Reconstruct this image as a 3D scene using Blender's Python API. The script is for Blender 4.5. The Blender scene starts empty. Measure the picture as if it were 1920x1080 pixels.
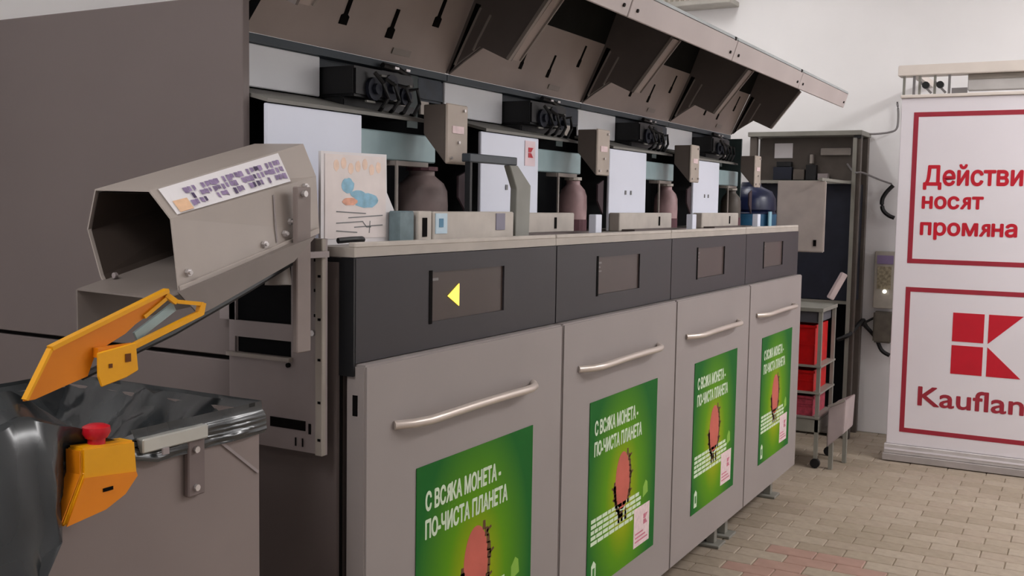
import bpy, bmesh, math, random
from mathutils import Vector, Matrix, noise

random.seed(7)
SC = bpy.context.scene
COL = SC.collection

# ------------------------------------------------------------------ camera
F_PX, YAW, PITCH, ROLL = 1950.34, 0.50793479, 0.0808383, 0.01641481
CAM = Vector((0.0, -1.2475, 1.45))
fw = Vector((math.cos(YAW)*math.cos(PITCH), math.sin(YAW)*math.cos(PITCH), -math.sin(PITCH)))
rt = fw.cross(Vector((0, 0, 1))).normalized()
up = rt.cross(fw)
rt, up = rt*math.cos(ROLL)+up*math.sin(ROLL), -rt*math.sin(ROLL)+up*math.cos(ROLL)
cd = bpy.data.cameras.new('camera')
cd.sensor_width = 36.0
cd.lens = F_PX/1920*36.0
cd.clip_start = 0.02
cam = bpy.data.objects.new('camera', cd)
COL.objects.link(cam)
cam.matrix_world = Matrix(((rt.x, up.x, -fw.x, CAM.x), (rt.y, up.y, -fw.y, CAM.y), (rt.z, up.z, -fw.z, CAM.z), (0, 0, 0, 1)))
SC.camera = cam

# ------------------------------------------------------------------ world, lights, exposure
w = bpy.data.worlds.new('world')
SC.world = w
w.use_nodes = True
w.node_tree.nodes['Background'].inputs[0].default_value = (0.8, 0.82, 0.85, 1)
w.node_tree.nodes['Background'].inputs[1].default_value = 0.3
SC.view_settings.view_transform = 'Standard'
SC.view_settings.look = 'None'
SC.view_settings.gamma = 1.0
SC.view_settings.use_curve_mapping = False
SC.view_settings.exposure = 0.0
CEIL = 3.35


def area(name, loc, sx, sy, power, col=(1, 0.985, 0.985)):
    l = bpy.data.lights.new(name, 'AREA')
    l.shape = 'RECTANGLE'
    l.size, l.size_y, l.energy, l.color = sx, sy, power, col
    o = bpy.data.objects.new(name, l)
    COL.objects.link(o)
    o.location = loc
    return o


UNSEEN_LAMPS = [(5.3, -2.6, 68), (3.0, -2.85, 32), (-0.7, -0.3, 37)]  # unseen lamps; the last is added to brighten the left end panels
for lx, ly, lp in UNSEEN_LAMPS:
    area('unseen_ceiling_light', (lx, ly, CEIL-0.085), 1.3, 0.45, lp)
area('unseen_ceiling_light', (5.6, 0.75, CEIL-0.085), 1.3, 0.3, 12)  # added fill for the far wall above the rack


# ------------------------------------------------------------------ materials
def lin(c):
    return tuple((x/255/12.92 if x/255 <= 0.04045 else ((x/255+0.055)/1.055)**2.4) for x in c)


MATS = {}


def mat(name, rgb, rough=0.55, metal=0.0, var=0.10, scale=9.0, bump=0.0, emit=0.0, spec=0.4, stretch=None):
    if name in MATS:
        return MATS[name]
    m = bpy.data.materials.new(name)
    m.use_nodes = True
    nt = m.node_tree
    b = nt.nodes['Principled BSDF']
    c = lin(rgb)
    b.inputs['Roughness'].default_value = rough
    b.inputs['Metallic'].default_value = metal
    b.inputs['Specular IOR Level'].default_value = spec
    tc = nt.nodes.new('ShaderNodeTexCoord')
    mp = nt.nodes.new('ShaderNodeMapping')
    if stretch:
        mp.inputs['Scale'].default_value = stretch
    n = nt.nodes.new('ShaderNodeTexNoise')
    n.inputs['Scale'].default_value = scale
    n.inputs['Detail'].default_value = 5
    nt.links.new(tc.outputs['Object'], mp.inputs[0])
    nt.links.new(mp.outputs[0], n.inputs['Vector'])
    r = nt.nodes.new('ShaderNodeValToRGB')
    r.color_ramp.elements[0].position = 0.3
    r.color_ramp.elements[1].position = 0.7
    r.color_ramp.elements[0].color = tuple(x*(1-var) for x in c)+(1,)
    r.color_ramp.elements[1].color = tuple(min(1, x*(1+var)) for x in c)+(1,)
    nt.links.new(n.outputs['Fac'], r.inputs[0])
    nt.links.new(r.outputs[0], b.inputs['Base Color'])
    if bump:
        bp = nt.nodes.new('ShaderNodeBump')
        bp.inputs['Strength'].default_value = bump
        bp.inputs['Distance'].default_value = 0.01
        nt.links.new(n.outputs['Fac'], bp.inputs['Height'])
        nt.links.new(bp.outputs[0], b.inputs['Normal'])
    if emit:
        b.inputs['Emission Color'].default_value = c+(1,)
        b.inputs['Emission Strength'].default_value = emit
    MATS[name] = m
    return m


M_WALL = mat('white_wall_paint', (240, 238, 238), 0.85, var=0.02, scale=2.5, bump=0.05)
M_CEIL = mat('ceiling_paint', (244, 243, 242), 0.9, var=0.03)
M_GROUT = mat('grout', (130, 115, 98), 0.95, var=0.12, scale=30)
M_DOOR = mat('beige_grey_powder_coat', (147, 139, 137), 0.5, var=0.035, scale=3)
M_DRAWER = mat('charcoal_powder_coat', (45, 42, 46), 0.42, var=0.06, scale=4, spec=0.4)
M_BLACK = mat('black_plastic', (22, 23, 26), 0.45, var=0.1)
M_VOID = mat('void_black', (17, 18, 20), 0.9, var=0.15, spec=0.1)  # near-black standing in for unlit spaces behind and below
M_BODY = mat('brown_grey_panel', (116, 106, 104), 0.6, var=0.05, scale=2)
M_BODYDARK = mat('dark_brown_panel', (98, 88, 86), 0.65, var=0.06, scale=3)
M_SEAM = mat('seam_black', (30, 26, 25), 0.9)
M_HOOD = mat('hood_panel_brown_grey', (166, 153, 147), 0.55, var=0.07, scale=6)
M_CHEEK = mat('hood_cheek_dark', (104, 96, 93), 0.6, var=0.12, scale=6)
M_HOODSHADE = mat('hood_recess_shade', (34, 34, 32), 0.85, var=0.2, scale=8, spec=0.1)  # dark colour paints the shade in the hood recess
M_LIP = mat('hood_lip_light_grey', (178, 167, 165), 0.45, var=0.05, scale=5)
M_LIPTOP = mat('hood_top_steel', (160, 165, 166), 0.4, metal=0.3)
M_FLANGE = mat('flange_edge_grey', (150, 142, 136), 0.45, var=0.1)
M_HANDLE = mat('satin_handle', (206, 194, 186), 0.3, metal=0.45, var=0.03)
M_WHITE = mat('white_panel', (222, 226, 240), 0.4, var=0.025, scale=4)
M_BEIGE = mat('pale_steel_tray', (190, 182, 174), 0.5, var=0.1, scale=14)
M_DECK = mat('deck_steel', (172, 164, 156), 0.45, var=0.08, scale=10)
M_LEDGE = mat('ledge_grey', (120, 118, 113), 0.6, var=0.08)
M_TEAL = mat('teal_grey_beam', (146, 168, 172), 0.4, metal=0.15, var=0.1, scale=12)
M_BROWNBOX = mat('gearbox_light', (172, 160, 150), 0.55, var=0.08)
M_BROWNSHADE = mat('gearbox_shaded_side', (100, 90, 84), 0.6, var=0.08)
M_DRUM = mat('drum_grey_brown', (134, 118, 116), 0.5, var=0.18, scale=18)
M_DRUMPINK = mat('drum_pinkish', (168, 138, 140), 0.5, var=0.18, scale=18)
M_MAROON = mat('maroon_band', (88, 52, 60), 0.6, var=0.2, scale=20)
M_CHUTE = mat('chute_sheet_metal', (166, 156, 149), 0.45, var=0.06, scale=5)
M_CHUTEIN = mat('chute_inside_shade', (58, 48, 42), 0.8, var=0.15)
M_FRAME = mat('frame_sheet_metal', (146, 136, 136), 0.5, var=0.08, scale=8)
M_BOLT = mat('bolt_steel', (205, 200, 200), 0.3, metal=0.7)
M_BIN = mat('bin_sheet_metal', (132, 120, 117), 0.5, var=0.05, scale=3)
M_STEEL = mat('bright_steel', (190, 190, 184), 0.35, metal=0.5, var=0.08)
M_YELLOW = mat('yellow_powder_coat', (226, 158, 8), 0.45, var=0.07, scale=8)
M_YELLOWSHADE = mat('shaded_yellow_powder_coat', (218, 126, 10), 0.45, var=0.08, scale=8)  # yellow coat turned oranger for its faces in shade
M_RED = mat('red_plastic', (190, 22, 38), 0.3, var=0.1)
M_REDCRATE = mat('red_crate_plastic', (196, 12, 16), 0.4, var=0.15, scale=20)
M_PINKCRATE = mat('pink_red_crate_plastic', (176, 66, 84), 0.45, var=0.3, scale=40)
M_BANNER = mat('white_board_film', (230, 224, 230), 0.35, var=0.02, scale=2)
M_BANNERED = mat('dark_red_print', (160, 42, 58), 0.4, var=0.06)
M_LOGORED = mat('logo_red_print', (196, 22, 44), 0.4, var=0.05)
M_CREAM = mat('cream_rail_paint', (226, 216, 208), 0.5, var=0.03)
M_RACK = mat('rack_dark_steel', (88, 80, 74), 0.5, var=0.12, scale=14)
M_RACKLT = mat('rack_light_steel', (134, 132, 124), 0.45, var=0.1)
M_NAVY = mat('navy_black', (24, 28, 42), 0.6, var=0.25, scale=10)
M_BLUE = mat('dark_blue_plastic', (14, 24, 56), 0.3, var=0.3, scale=14)
M_TEALBL = mat('blue_teal_plastic', (40, 88, 122), 0.3, var=0.25, scale=14)
M_CABLE = mat('cable_black', (26, 26, 28), 0.5)
M_CABLEGREY = mat('cable_grey', (120, 116, 116), 0.5)
M_PAPER = mat('white_paper', (226, 222, 224), 0.7, var=0.02)
M_PURPLE = mat('purple_print', (142, 124, 158), 0.5, var=0.35, scale=60)
M_DKPURPLE = mat('dark_purple_print', (84, 72, 100), 0.5, var=0.3, scale=60)
M_PEACH = mat('peach_print', (226, 186, 152), 0.5, var=0.1, scale=60)
M_LBLUE = mat('pale_blue_print', (138, 184, 208), 0.5, var=0.2, scale=50)
M_LORANGE = mat('pale_orange_print', (224, 164, 140), 0.5, var=0.2, scale=50)
M_GREYPRINT = mat('grey_print', (120, 120, 122), 0.5)
M_TEXTWHITE = mat('white_print', (206, 222, 196), 0.5, var=0.02)
M_OVAL = mat('pink_print', (190, 92, 78), 0.5, var=0.12, scale=9)
M_TWIG = mat('brown_print', (92, 58, 24), 0.5, var=0.2, scale=40)
M_GLOW = mat('yellow_indicator', (255, 226, 90), 0.4, emit=1.0)
M_DISPLAY = mat('smoked_display', (66, 54, 50), 0.3, var=0.15, scale=5)
M_PINKLABEL = mat('pink_white_label', (222, 198, 200), 0.5, var=0.12, scale=60)
M_SLOT = mat('slot_black', (12, 10, 10), 0.9, spec=0.1)


def bag_material():
    m = bpy.data.materials.new('grey_black_bin_liner_film')
    m.use_nodes = True
    nt = m.node_tree
    b = nt.nodes['Principled BSDF']
    b.inputs['Base Color'].default_value = lin((60, 66, 68))+(1,)
    b.inputs['Roughness'].default_value = 0.22
    b.inputs['Specular IOR Level'].default_value = 0.7
    tc = nt.nodes.new('ShaderNodeTexCoord')
    n = nt.nodes.new('ShaderNodeTexNoise')
    n.noise_type = 'RIDGED_MULTIFRACTAL'
    n.inputs['Scale'].default_value = 7
    n.inputs['Detail'].default_value = 3
    n.inputs['Distortion'].default_value = 0.25
    nt.links.new(tc.outputs['Object'], n.inputs['Vector'])
    r = nt.nodes.new('ShaderNodeValToRGB')
    r.color_ramp.elements[0].color = lin((34, 38, 41))+(1,)
    r.color_ramp.elements[1].color = lin((84, 91, 93))+(1,)
    nt.links.new(n.outputs['Fac'], r.inputs[0])
    nt.links.new(r.outputs[0], b.inputs['Base Color'])
    bp = nt.nodes.new('ShaderNodeBump')
    bp.inputs['Strength'].default_value = 0.45
    bp.inputs['Distance'].default_value = 0.012
    nt.links.new(n.outputs['Fac'], bp.inputs['Height'])
    nt.links.new(bp.outputs[0], b.inputs['Normal'])
    return m


M_BAG = bag_material()


def poster_material():
    """flat print: green sheet with a yellow-green glow printed round the middle"""
    m = bpy.data.materials.new('green_poster_print')
    m.use_nodes = True
    nt = m.node_tree
    b = nt.nodes['Principled BSDF']
    b.inputs['Roughness'].default_value = 0.6
    b.inputs['Specular IOR Level'].default_value = 0.12
    tc = nt.nodes.new('ShaderNodeTexCoord')
    mp = nt.nodes.new('ShaderNodeMapping')
    mp.inputs['Location'].default_value = (-0.46, 0, -0.44)
    mp.inputs['Scale'].default_value = (1.95, 1, 1.35)
    sub = nt.nodes.new('ShaderNodeVectorMath')
    sub.operation = 'LENGTH'
    nt.links.new(tc.outputs['Generated'], mp.inputs[0])
    mp.inputs['Location'].default_value = (-0.48*1.95, 0, -0.42*1.35)
    mp.inputs['Scale'].default_value = (1.95, 0, 1.35)
    nt.links.new(mp.outputs[0], sub.inputs[0])
    r = nt.nodes.new('ShaderNodeValToRGB')
    e = r.color_ramp.elements
    e[0].position, e[0].color = 0.12, lin((160, 166, 4))+(1,)
    e[1].position, e[1].color = 0.98, lin((28, 98, 38))+(1,)
    x = e.new(0.5)
    x.color = lin((88, 142, 14))+(1,)
    nt.links.new(sub.outputs['Value'], r.inputs[0])
    nt.links.new(r.outputs[0], b.inputs['Base Color'])
    return m


M_POSTER = poster_material()


def paver_mats():
    out = []
    for i, c in enumerate([(160, 146, 130), (156, 142, 125), (163, 149, 133), (151, 137, 120), (158, 143, 127)]):
        out.append(mat('paver_beige_%s' % 'abcde'[i], c, 0.55, var=0.1, scale=25, bump=0.15))
    out.append(mat('paver_red_reflection', (162, 130, 118), 0.5, var=0.1, scale=12, bump=0.15))  # red tint paints a reflection onto the floor
    return out


# ------------------------------------------------------------------ mesh builder
class MB:
    def __init__(s):
        s.v, s.f = [], []

    def add(s, vs, fs):
        n = len(s.v)
        s.v += [tuple(v) for v in vs]
        s.f += [tuple(i+n for i in f) for f in fs]
        return s

    def box(s, x0, x1, y0, y1, z0, z1):
        vs = [(x, y, z) for x in (x0, x1) for y in (y0, y1) for z in (z0, z1)]
        return s.add(vs, [(0, 1, 3, 2), (4, 6, 7, 5), (0, 4, 5, 1), (2, 3, 7, 6), (0, 2, 6, 4), (1, 5, 7, 3)])

    def prism(s, poly, ax, a, b):
        """poly 2D in the other two axes (order x,y,z without ax), extruded on ax from a to b"""
        i = 'xyz'.index(ax)
        def p(q, t):
            l = list(q)
            l.insert(i, t)
            return l
        n = len(poly)
        vs = [p(q, a) for q in poly]+[p(q, b) for q in poly]
        fs = [tuple(range(n)), tuple(range(2*n-1, n-1, -1))]+[(k, (k+1) % n, (k+1) % n+n, k+n) for k in range(n)]
        return s.add(vs, fs)

    def slab(s, pts, off):
        """polygon of 3D points thickened by vector off"""
        n = len(pts)
        o = Vector(off)
        vs = [Vector(p) for p in pts]+[Vector(p)+o for p in pts]
        fs = [tuple(range(n)), tuple(range(2*n-1, n-1, -1))]+[(k, (k+1) % n, (k+1) % n+n, k+n) for k in range(n)]
        return s.add(vs, fs)

    def tube(s, pts, r, n=8, caps=True):
        pts = [Vector(p) for p in pts]
        rr = r if isinstance(r, (list, tuple)) else [r]*len(pts)
        rings = []
        for i, p in enumerate(pts):
            t = (pts[min(i+1, len(pts)-1)]-pts[max(i-1, 0)]).normalized()
            a = t.cross(Vector((0, 0, 1)))
            if a.length < 0.15:
                a = t.cross(Vector((0, 1, 0)))
            a.normalize()
            b = t.cross(a)
            rings.append([p+(a*math.cos(2*math.pi*k/n)+b*math.sin(2*math.pi*k/n))*rr[i] for k in range(n)])
        vs = [q for rg in rings for q in rg]
        fs = []
        for i in range(len(pts)-1):
            for k in range(n):
                fs.append((i*n+k, i*n+(k+1) % n, (i+1)*n+(k+1) % n, (i+1)*n+k))
        if caps:
            fs += [tuple(range(n-1, -1, -1)), tuple(range((len(pts)-1)*n, len(pts)*n))]
        return s.add(vs, fs)

    def bar(s, p, q, w, h):
        p, q = Vector(p), Vector(q)
        t = (q-p).normalized()
        a = t.cross(Vector((0, 0, 1)))
        if a.length < 0.1:
            a = Vector((1, 0, 0))
        a = a.normalized()*w/2
        b = t.cross(a).normalized()*h/2
        vs = [p-a-b, p+a-b, p+a+b, p-a+b, q-a-b, q+a-b, q+a+b, q-a+b]
        return s.add(vs, [(0, 1, 2, 3), (7, 6, 5, 4), (0, 4, 5, 1), (1, 5, 6, 2), (2, 6, 7, 3), (3, 7, 4, 0)])

    def build(s, name, m, parent=None, bevel=0.0, smooth=False, seg=2, org=None):
        me = bpy.data.meshes.new(name)
        if org is None:
            org = parent['_org'] if parent is not None else (0, 0, 0)
        o3 = Vector(org)
        me.from_pydata([Vector(v)-o3 for v in s.v], [], s.f)
        bm = bmesh.new()
        bm.from_mesh(me)
        bmesh.ops.recalc_face_normals(bm, faces=bm.faces)
        if bevel:
            es = [e for e in bm.edges if len(e.link_faces) == 2 and e.calc_face_angle(0) > 0.45]
            bmesh.ops.bevel(bm, geom=es, offset=bevel, segments=seg, affect='EDGES', clamp_overlap=True)
        if smooth:
            for f in bm.faces:
                f.smooth = True
            for e in bm.edges:
                if len(e.link_faces) == 2 and e.calc_face_angle(0) > 0.7:
                    e.smooth = False
        bm.to_mesh(me)
        bm.free()
        me.materials.append(m)
        o = bpy.data.objects.new(name, me)
        COL.objects.link(o)
        if parent is not None:
            o.parent = parent
            o['_org'] = list(org)
        else:
            o.location = o3
            o['_org'] = list(o3)
        return o


def thing(name, label, cat, loc, group=None):
    o = bpy.data.objects.new(name, None)
    o.empty_display_size = 0.1
    COL.objects.link(o)
    o.location = loc
    o['label'], o['category'] = label, cat
    if group:
        o['group'] = group
    o['_org'] = list(loc)
    return o


def tag(o, label, cat, group=None):
    o['label'], o['category'] = label, cat
    if group:
        o['group'] = group
    return o


def struct(o):
    o['kind'] = 'structure'
    return o


def text_mesh(body, size, bold=0.0):
    """lettering outlines filled glyph contour by glyph contour (overlapping strokes stay whole)"""
    c = bpy.data.curves.new('t', 'FONT')
    c.body = body
    c.size = size
    c.resolution_u = 3
    o = bpy.data.objects.new('t', c)
    COL.objects.link(o)
    bpy.context.view_layer.update()
    dg = bpy.context.evaluated_depsgraph_get()
    cu = o.evaluated_get(dg).to_curve(dg).copy()
    o.evaluated_get(dg).to_curve_clear()
    COL.objects.unlink(o)
    bpy.data.objects.remove(o)
    bpy.data.curves.remove(c)

    def pts(sp):
        return [(q.co.x, q.co.y) for q in (sp.bezier_points if sp.type == 'BEZIER' else sp.points)]

    def sarea(p):
        return sum(p[i-1][0]*p[i][1]-p[i][0]*p[i-1][1] for i in range(len(p)))/2

    def inside(q, p):
        r_ = False
        for i in range(len(p)):
            (x1, y1), (x2, y2) = p[i-1], p[i]
            if (y1 > q[1]) != (y2 > q[1]) and q[0] < (x2-x1)*(q[1]-y1)/(y2-y1)+x1:
                r_ = not r_
        return r_
    P = [pts(sp) for sp in cu.splines]
    A = [sarea(p) for p in P]
    big = max(A, key=abs)
    for i in range(len(P)):
        if A[i]*big < 0 and not any(j != i and inside(P[i][0], P[j]) for j in range(len(P))):
            A[i] = -A[i]
    outer = [i for i in range(len(P)) if A[i]*big > 0]
    vs, fs = [], []
    for oi in outer:
        grp = {oi}
        for hi in range(len(P)):
            if A[hi]*big < 0:
                cand = [k_ for k_ in outer if inside(P[hi][0], P[k_])]
                if cand and min(cand, key=lambda k_: abs(A[k_])) == oi:
                    grp.add(hi)
        c2 = cu.copy()
        for sp in [c2.splines[i] for i in range(len(P)) if i not in grp]:
            c2.splines.remove(sp)
        o2 = bpy.data.objects.new('t2', c2)
        COL.objects.link(o2)
        bpy.context.view_layer.update()
        me = bpy.data.meshes.new_from_object(o2.evaluated_get(bpy.context.evaluated_depsgraph_get()))
        n0 = len(vs)
        vs += [v.co.copy() for v in me.vertices]
        fs += [tuple(n0+i for i in p.vertices) for p in me.polygons if p.area > 1e-12]
        COL.objects.unlink(o2)
        bpy.data.objects.remove(o2)
        bpy.data.curves.remove(c2)
        bpy.data.meshes.remove(me)
    bpy.data.curves.remove(cu)
    return vs, fs


_raw_text = text_mesh


def text_mesh(body, size):
    """lettering; the letter ya is laid as a turned R so its strokes fill cleanly"""
    vs, fs, x = [], [], 0.0
    import re
    for seg in re.split('([яЯ])', body):
        if not seg:
            continue
        lead = len(seg)-len(seg.lstrip(' '))
        trail = len(seg)-len(seg.rstrip(' '))
        if seg in 'яЯ':
            v, f = _raw_text('R', size)
            sc_ = 0.76 if seg == 'я' else 1.0
            mx = max(q.x for q in v)
            v = [Vector(((mx-q.x)*sc_, q.y*sc_, 0)) for q in v]
            f = [tuple(reversed(t_)) for t_ in f]
        else:
            v, f = _raw_text(seg.strip(' '), size)
        m0 = min(q.x for q in v)
        m1 = max(q.x for q in v)
        x += lead*0.25*size
        n0 = len(vs)
        vs += [Vector((q.x-m0+x, q.y, 0)) for q in v]
        fs += [tuple(n0+i for i in t_) for t_ in f]
        x += m1-m0+0.10*size+trail*0.25*size
    return vs, fs


def text_part(name, body, parent, m, origin, right, size, bold=0.0, width=None, height=None):
    """lettering laid on a wall: origin = lower left of the first line's cap box, right = reading direction"""
    vs, fs = text_mesh(body, size)
    x0 = min(v.x for v in vs); x1 = max(v.x for v in vs)
    y0 = min(v.y for v in vs); y1 = max(v.y for v in vs)
    sx = width/(x1-x0) if width else 1
    sy = height/(y1-y0) if height else 1
    R = Vector(right)
    N = R.cross(Vector((0, 0, 1)))
    mb = MB()
    shifts = [(0, 0)] if not bold else [(0, 0), (bold, 0), (-bold, 0), (0, bold), (0, -bold), (bold*0.7, bold*0.7), (-bold*0.7, -bold*0.7), (bold*0.7, -bold*0.7), (-bold*0.7, bold*0.7)]
    for i_, (bx_, by_) in enumerate(shifts):
      mb.add([Vector(origin)+R*bx_+Vector((0, 0, by_))+N*(i_*0.00005)+R*((v.x-x0)*sx)+Vector((0, 0, (v.y-y0)*sy))+N*v.z for v in vs], fs)
    return mb.build(name, m, parent)


# ------------------------------------------------------------------ the setting
X0, W = 1.6457, 0.88755
XE = X0+4*W
RX0, RX1, RY0, RY1 = -1.6, 7.0, -3.2, 1.45
struct(MB().box(RX0, RX1, RY1, RY1+0.1, 0, CEIL).build('wall_back', M_WALL))
struct(MB().box(RX1, RX1+0.1, RY0, RY1+0.1, 0, CEIL).build('wall_right', M_WALL))
struct(MB().box(RX0-0.1, RX0, RY0, RY1+0.1, 0, CEIL).build('wall_left', M_WALL))
struct(MB().box(RX0-0.1, RX1+0.1, RY0-0.1, RY0, 0, CEIL).build('wall_front', M_WALL))
struct(MB().box(RX0-0.1, RX1+0.1, RY0-0.1, RY1+0.1, CEIL, CEIL+0.1).build('ceiling', M_CEIL))
floor = struct(MB().box(RX0-0.1, RX1+0.1, RY0-0.1, RY1+0.1, -0.1, -0.006).build('floor', M_GROUT))

# pavers: the ones in view are parts of the floor, the rest one joined sheet
PM = paver_mats()
PL, PW, PG = 0.2, 0.1, 0.004
mb = MB().box(0, PL-PG, 0, PW-PG, -0.02, 0)
proto = []
for m in PM:
    b = mb.build('paver', m, floor, bevel=0.003, seg=1)
    proto.append(b.data)
    bpy.data.objects.remove(b)


def in_view(p):
    d = Vector(p)-CAM
    z = d.dot(fw)
    if z < 0.2:
        return False
    px, py = 960+F_PX*d.dot(rt)/z, 540-F_PX*d.dot(up)/z
    return 1180 < px < 1960 and 700 < py < 1110


cells = []
rest = MB()
nx, ny = int((RX1-RX0)/PW), int((RY1-RY0)/PL)
for i in range(nx+1):
    for j in range(-1, ny+1):
        x = RX0+i*PW
        y = RY0+j*PL+(PL/2 if i % 2 else 0)
        if y+PL > RY1 or x+PW > RX1+0.01 or y < RY0-0.01:
            continue
        c = (x+PW/2, y+PL/2, 0)
        if in_view(c) and not (0.1 < c[1] and c[0] < XE):
            cells.append(((Vector(c)-CAM).length, x, y))
        else:
            rest.box(x, x+PW-PG, y, y+PL-PG, -0.02, 0)
cells.sort()
for k, (d, x, y) in enumerate(cells):
    if k < 300:
        near_reflection = math.hypot(x-4.05, (y+0.42)*1.2) < 0.35  # pavers tinted where the painted red reflection lies
        o = bpy.data.objects.new('paver', proto[5 if near_reflection and random.random() < 0.8 else random.randrange(5)])
        COL.objects.link(o)
        o.parent = floor
        o.rotation_euler = (0, 0, math.pi/2)
        o.location = (x+PW-PG/2, y, random.uniform(-0.0015, 0.0))
    else:
        rest.box(x, x+PW-PG, y, y+PL-PG, -0.02, 0)
r = rest.build('paver_field', PM[0], floor)
r['kind'] = 'stuff'

# unseen ceiling fittings over the area lights; the last two are added as fill
M_UNSEENLAMP = mat('unseen_lamp_diffuser', (250, 248, 244), 0.5, emit=2.0)
for k, (lx, ly, lp) in enumerate(UNSEEN_LAMPS+[(5.6, 0.75, 10)]):
    sy = 0.24 if k < 3 else 0.17
    wherel = ['above the open floor before the white sign board', 'above the open floor before the middle doors',
              'added above the steel bin corner as fill for the end panels', 'added above the rear housing of the cabinets as fill for the far wall'][k]
    t = thing('unseen_ceiling_lamp', 'unseen rectangular ceiling light fitting '+wherel, 'lamp', (lx, ly, CEIL))
    MB().box(lx-0.67, lx+0.67, ly-sy, ly+sy, CEIL-0.05, CEIL).build('housing', M_CREAM, t, bevel=0.004)  # housing of the unseen lamp
    MB().box(lx-0.64, lx+0.64, ly-sy+0.03, ly+sy-0.03, CEIL-0.058, CEIL-0.0505).build('unseen_diffuser', M_UNSEENLAMP, t)


# ------------------------------------------------------------------ machine cabinets
ORD = ['nearest', 'second nearest', 'third nearest', 'farthest']
CAB_LABEL = [
    'beige-grey sorting cabinet nearest the steel bin, charcoal drawer front with lit yellow arrow',
    'beige-grey sorting cabinet second from the steel bin, unlit display, raised hood',
    'beige-grey sorting cabinet third from the steel bin, unlit display, raised hood',
    'beige-grey sorting cabinet farthest from the steel bin, beside the red crate trolley']
DZ, BZ, TZ = 1.130, 0.165, 1.358


def hood(t, xa, xb, k):
    # back-sloping inner panel
    P0, P1 = (0.292, 2.015), (0.385, 1.815)
    h = MB().prism([P0, P1, (0.400, 1.822), (0.307, 2.022)], 'x', xa+0.012, xb-0.012).build('hood', M_HOOD, t)
    MB().prism([(-0.158, 1.943), (0.040, 2.032), (0.250, 2.125), (0.245, 2.137), (0.035, 2.044), (-0.160, 1.953)], 'x', xa+0.004, xb-0.004).build('liner', M_HOODSHADE, h)  # coloured dark for the shaded hood underside
    MB().prism([(0.292, 2.0155), (0.250, 2.124), (0.262, 2.128), (0.304, 2.0235)], 'x', xa+0.004, xb-0.004).build('liner', M_HOODSHADE, h)  # upper continuation of the panel, coloured dark for its shadow
    MB().prism([(-0.187, 2.000), (-0.166, 1.936), (-0.152, 1.941), (-0.173, 2.004)], 'x', xa+0.003, xb-0.003).build('lip', M_LIP, h, bevel=0.002, seg=1)
    MB().prism([(-0.188, 2.001), (-0.184, 2.012), (-0.165, 2.018), (0.262, 2.150), (0.262, 2.140), (-0.165, 2.006), (-0.176, 2.002)], 'x', xa+0.003, xb-0.003).build('top_cover', M_LIPTOP, h)
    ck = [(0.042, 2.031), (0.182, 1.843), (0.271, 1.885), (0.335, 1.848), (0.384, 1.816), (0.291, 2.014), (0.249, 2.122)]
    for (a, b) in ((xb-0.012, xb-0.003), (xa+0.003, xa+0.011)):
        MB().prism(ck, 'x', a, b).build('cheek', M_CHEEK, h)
    # folded flange strips along the cheek front edges
    fl = MB()
    fl.bar((xb-0.010, 0.040, 2.022), (xb-0.010, 0.180, 1.845), 0.014, 0.010)
    fl.build('flange', M_FLANGE, h)
    fl = MB()
    fl.bar((xa+0.055, 0.036, 2.024), (xa+0.055, 0.180, 1.850), 0.006, 0.008)
    fl.build('flange', M_FLANGE, h)
    MB().slab([(xa+0.011, 0.040, 2.022), (xa+0.052, 0.040, 2.022), (xa+0.052, 0.183, 1.848), (xa+0.011, 0.183, 1.848)], (0, 0.004, 0.004)).build('flange', M_HOOD, h)
    for (ya_, za_, yb_, zb_) in ((0.268, 1.990, 0.352, 1.838), (0.236, 1.968, 0.292, 1.875)):
        MB().bar((xb-0.0145, ya_, za_), (xb-0.0145, yb_, zb_), 0.004, 0.005).build('cheek_rib', M_FLANGE, h)
    MB().slab([(xb-0.0125, 0.284, 2.004), (xb-0.0125, 0.372, 1.818), (xb-0.0125, 0.357, 1.830), (xb-0.0125, 0.268, 1.998)], (-0.001, 0, 0)).build('cheek_gap', M_SLOT, h)
    if k == 0:
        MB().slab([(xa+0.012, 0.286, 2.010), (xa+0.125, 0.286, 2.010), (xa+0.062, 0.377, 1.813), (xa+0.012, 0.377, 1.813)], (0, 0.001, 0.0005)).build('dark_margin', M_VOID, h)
    # keyhole slots
    for (off, zt, zb) in ((0.375, 1.935, 1.873), (0.565, 1.938, 1.868), (0.745, 1.992, 1.922)):
        def yy(z):
            return 0.292+(2.015-z)*(0.093/0.2)-0.0025
        zm = zb+0.38*(zt-zb)
        ws, wb = (0.007, 0.015) if k == 0 else (0.005, 0.009)
        pts = [(-ws, zt), (ws, zt), (ws, zm), (wb, zm-0.004), (wb, zb), (-wb, zb), (-wb, zm-0.004), (-ws, zm)]
        MB().slab([(xa+off+a, yy(z), z) for a, z in pts], (0, 0.002, 0.001)).build('slot', M_SLOT, h)
    # lip screws by the seams
    s = MB()
    for xx in (xa+0.045, xb-0.045):
        s.tube([(xx, -0.178, 1.958), (xx, -0.170, 1.960)], 0.005, 8)
    if k < 3:
        s.tube([(xb-0.03, -0.182, 2.004), (xb-0.03, -0.190, 2.003)], 0.006, 8)
    s.build('screws', M_SEAM, h)
    # small white label under the panel rim, latch hook
    MB().slab([(xa+0.60, yy(1.835)-0.001, 1.835), (xa+0.68, yy(1.835)-0.001, 1.835), (xa+0.68, yy(1.85)-0.001, 1.85), (xa+0.60, yy(1.85)-0.001, 1.85)], (0, 0.001, 0.0)).build('latch_plate', M_FLANGE, h)


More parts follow.
